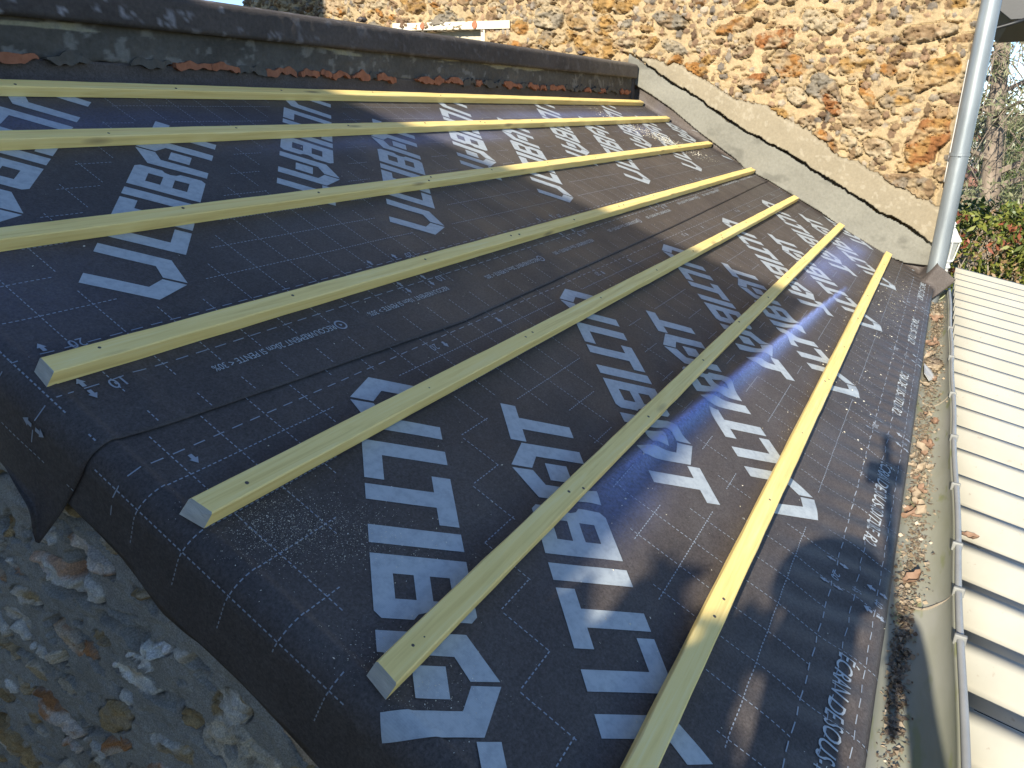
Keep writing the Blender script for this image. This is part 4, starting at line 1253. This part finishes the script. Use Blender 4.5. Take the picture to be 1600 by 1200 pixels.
# ------------------------------------------------------------------ ground
g = MB(); g.add([(-120, -120, -3), (160, -120, -3), (160, 120, -3), (-120, 120, -3)], [(0, 1, 2, 3)])
o = g.build('ground', M['ground']); tag(o, 'garden ground', kind='structure')

# ------------------------------------------------------------------ what stands behind the photographer and throws the shadows
TE = .4427
XH = -3.7
def hz(h): return h - XH * TE            # height at the neighbour house whose shadow passes height h at x = 0
root = empty('neighbour_house', (XH - 3, 3, -3)); tag(root, 'pale neighbour house behind the camera whose shadow falls across the roof', 'house')
b = MB(); b.prism([(.555, -3), (5.85, -3), (5.85, hz(2.45)), (.53, hz(1.36)), (.555, hz(.5))], XH - 5, XH); b.build('wall', M['plaster'], root, base=root.location)
b = MB(); b.prism([(.505, hz(1.36)), (5.9, hz(2.55)), (5.9, hz(2.63)), (.500, hz(1.445))], XH - 5.1, XH + .05); b.build('roof', M['rooftile'], root, base=root.location)
b = MB(); b.box((XH - 4.6, 5.86, -3), (XH - .3, 9.5, 8.0)); b.build('wing', M['plaster'], root, base=root.location)
b = MB(); b.box((XH - .005, 2.2, -.2), (XH + .03, 3.2, 1.2)); b.build('window', M['glass'], root, base=root.location)

root = empty('laurel_shrub', (-1.9, .45, -3)); tag(root, 'leafy laurel behind the camera that dapples the bottom of the roof with shade', 'shrub')
cl = [((-2.6, .60, 1.24), (.30, .15, .36)), ((-2.6, .44, 1.20), (.30, .16, .34)), ((-2.6, .385, 1.45), (.13, .06, .19)), ((-2.6, .28, 1.36), (.2, .085, .26)), ((-2.6, .7, .9), (.45, .35, .45)),
      ((-2.7, .55, .4), (.5, .5, .55)), ((-2.7, .75, -.3), (.6, .5, .7)), ((-2.6, .25, .85), (.35, .22, .45)), ((-2.6, .60, 1.42), (.14, .07, .18)), ((-2.55, .45, .95), (.4, .3, .35))]
cl = [((c[0] + .7, c[1], c[2] - .345), r) for c, r in cl]
leaves('foliage', cl, 9000, .13, .065, M['laurel'], root, 9, root.location, .2)
b = MB()
for (y, z) in ((.55, 1.3), (.4, 1.2), (.3, 1.3), (.7, .9)): b.tube([(-1.95, .5, -3), (-1.95, .52, -1), (-1.92, (y + .5) / 2, 0), (-1.9, y, z - .345)], [.05, .04, .025, .008], 7)
b.build('stems', M['bark'], root, base=root.location)


# ladder and photographer
root = empty('ladder', (-1.2, .08, -3)); tag(root, 'aluminium ladder behind the camera that the photographer stands on', 'ladder')
for dy in (-.19, .19):
    b = MB(); b.tube([(-1.75, .08 + dy, -3), (-.80, .08 + dy, -.30)], .022, 8); b.build('stile', M['alu'], root, False, root.location)
for k in range(9):
    t = (k + .6) / 9.4; x = -1.75 + .95 * t; z = -3 + 2.7 * t
    b = MB(); b.tube([(x, -.11, z), (x, .27, z)], .014, 8); b.build('rung', M['alu'], root, False, root.location)


def skin_body(name, verts, edges, radii, root_i, parent, mats, fm):
    me = bpy.data.meshes.new(name); me.from_pydata(verts, edges, []); ob = bpy.data.objects.new(name, me); COL.objects.link(ob)
    md = ob.modifiers.new('skin', 'SKIN'); md.use_smooth_shade = True
    for i, r in enumerate(radii):
        sv = me.skin_vertices[0].data[i]; sv.radius = r if isinstance(r, tuple) else (r, r); sv.use_root = (i == root_i)
    ob.modifiers.new('sub', 'SUBSURF').levels = 2
    bpy.context.view_layer.update()
    m2 = bpy.data.meshes.new_from_object(ob.evaluated_get(bpy.context.evaluated_depsgraph_get()))
    bpy.data.objects.remove(ob); m2.materials.clear()
    for m in mats: m2.materials.append(m)
    for p in m2.polygons: p.material_index = fm(p.center); p.use_smooth = True
    m2.name = name
    return link(name, m2, parent)


hx, hy, hz_ = -1.02, .13, .90
J = dict(pelvis=(-1.10, .10, .02), belly=(-1.09, .10, .20), chest=(-1.07, .10, .42), neckb=(-1.05, .11, .60), neck=(-1.03, .12, .70), jaw=(-1.005, .13, .79), head=(-1.02, .13, .88), crown=(-1.03, .13, .955),
         nose=(-.925, .13, .845),
         rsh=(-1.04, -.085, .555), rel=(-.92, -.16, .36), rwr=(-.735, -.075, .565), rpalm=(-.695, -.048, .640),
         lsh=(-1.05, .295, .55), lel=(-1.02, .36, .28), lwr=(-.83, .30, .12), lpalm=(-.78, .285, .10),
         rhip=(-1.11, .01, -.04), rkn=(-1.03, -.005, -.46), ran=(-1.13, -.005, -.86), rtoe=(-.97, -.005, -.915),
         lhip=(-1.11, .19, -.04), lkn=(-1.06, .205, -.46), lan=(-1.15, .20, -.86), ltoe=(-.99, .20, -.915))
names = list(J); vi = {n: i for i, n in enumerate(names)}
vv = [J[n] for n in names]
rad = dict(pelvis=(.15, .12), belly=(.145, .115), chest=(.165, .125), neckb=(.085, .08), neck=(.06, .06), jaw=(.075, .085), head=(.088, .105), crown=(.07, .08), nose=.02,
           rsh=.062, rel=.048, rwr=.030, rpalm=(.042, .024), lsh=.062, lel=.048, lwr=.030, lpalm=(.042, .024), rhip=.10, rkn=.062, ran=.042, rtoe=.035, lhip=.10, lkn=.062, lan=.042, ltoe=.035)
rr = [rad[n] for n in names]
ee = [(vi[a], vi[b]) for a, b in (('pelvis', 'belly'), ('belly', 'chest'), ('chest', 'neckb'), ('neckb', 'neck'), ('neck', 'jaw'), ('jaw', 'head'), ('head', 'crown'), ('head', 'nose'), ('chest', 'rsh'), ('rsh', 'rel'), ('rel', 'rwr'), ('rwr', 'rpalm'),
                                  ('chest', 'lsh'), ('lsh', 'lel'), ('lel', 'lwr'), ('lwr', 'lpalm'), ('pelvis', 'rhip'), ('rhip', 'rkn'), ('rkn', 'ran'), ('ran', 'rtoe'), ('pelvis', 'lhip'), ('lhip', 'lkn'), ('lkn', 'lan'), ('lan', 'ltoe'))]


def finger(base_i, pts, r=.009):
    prev = base_i
    for q, p in enumerate(pts):
        vv.append(p); rr.append(r * (1 - .12 * q)); ee.append((prev, len(vv) - 1)); prev = len(vv) - 1


# right hand closes round the pole (vertical at x=-.665, y=-.02)
for q in range(4):
    z = .600 + .022 * q; finger(vi['rpalm'], [(-.668, -.058, z), (-.640, -.040, z + .002), (-.640, -.004, z + .004), (-.668, .004, z + .004)][: 4 if q < 3 else 3])
finger(vi['rpalm'], [(-.69, -.012, .655), (-.668, .006, .672)], .011)
for q in range(4):
    y = .25 + .022 * q; finger(vi['lpalm'], [(-.735, y, .088), (-.705, y, .065), (-.70, y, .035)])
finger(vi['lpalm'], [(-.76, .245, .09), (-.735, .232, .07)], .011)


def body_mat(c):
    if c.z > .665: return 0
    if c.x > -.80 and c.z > .52 or (c.x > -.86 and c.y > .2 and c.z < .16): return 0
    return 1 if c.z > .0 else 2


person = empty('person', (-1.1, .1, -.95)); tag(person, 'person in navy jacket and cap on the ladder, holding up a phone on a pole', 'person')
o = skin_body('body', vv, ee, rr, 0, person, [M['skin'], M['jacket'], M['trousers']], body_mat)
o.location = -Vector(person.location)
b = MB(); b.lathe((-1.025, .13, .895), [(.105, 0), (.108, .02), (.100, .055), (.070, .085), (.02, .098)], 18); b.box((-.94, .06, .893), (-.86, .20, .901)); b.build('cap', M['jacket'], person, False, person.location)
for dy in (-.032, .032):
    b = MB(); b.lathe((-.925, .13 + dy, .872), [(.004, -.008), (.011, -.004), (.011, .004), (.004, .008)], 10); b.build('eye', M['black'], person, True, person.location)
b = MB(); b.box((-.928, .105, .795), (-.918, .155, .802)); b.build('mouth', M['tile'], person, False, person.location, .002)
b = MB(); b.tube([(-.668, -.030, .50), (-.662, .03, .85), (-.660, .090, 1.165)], .0125, 12); o = b.build('telescopic_pole', M['black'], None, True)
tag(o, 'slim black telescopic pole held upright behind the camera', 'pole')
root = empty('phone', (-.64, .0725, 1.0236)); tag(root, 'dark phone clamped to the pole, facing the roof from the camera position', 'phone')
bd = MB(); bd.box((-.006, -.052, -.034), (.002, .052, .034)); ph = bd.build('phone_body', M['black'], root, bevel=.004)
bd = MB(); bd.box((-.0085, -.049, -.031), (-.0065, .049, .031)); bd.build('screen', M['glass'], root)
root.rotation_euler = (0, R(20), R(20))

# ------------------------------------------------------------------ camera, light, sky
cam_d = bpy.data.cameras.new('camera'); cam = bpy.data.objects.new('camera', cam_d); COL.objects.link(cam); SC.camera = cam
cam_d.sensor_width = 36; cam_d.lens = 1155 / 1600 * 36; cam_d.clip_start = .01; cam_d.clip_end = 600
right = Vector((.49279, -.87013, .00498)); down = Vector((-.30149, -.17611, -.93706)); fwd = Vector((.81624, .46028, -.34913))
cam.matrix_world = Matrix((right, -down, -fwd)).transposed().to_4x4(); cam.location = (-.61974, .07247, 1.02357)

SUN_EL = math.atan(TE)
sd = bpy.data.lights.new('sun', 'SUN'); sd.energy = 5.0; sd.angle = R(.53); sd.color = (1, .93, .80)
so = bpy.data.objects.new('sun', sd); COL.objects.link(so)
dirv = Vector((math.cos(SUN_EL), -.0, -math.sin(SUN_EL)))
so.rotation_euler = dirv.to_track_quat('-Z', 'Y').to_euler()
w = bpy.data.worlds.new('World'); SC.world = w; w.use_nodes = True
nt = w.node_tree; bg = nt.nodes['Background']; sk = nt.nodes.new('ShaderNodeTexSky'); sk.sky_type = 'NISHITA'; sk.sun_disc = False
sk.sun_elevation = SUN_EL; sk.sun_rotation = R(270); sk.air_density = .75; sk.dust_density = .05; sk.ozone_density = 2.5; sk.altitude = 2500
nt.links.new(sk.outputs[0], bg.inputs[0]); bg.inputs[1].default_value = .135
vs_ = SC.view_settings; vs_.view_transform = 'Standard'; vs_.look = 'None'; vs_.exposure = 1.15; vs_.gamma = 1
SC.cycles.max_bounces = 6
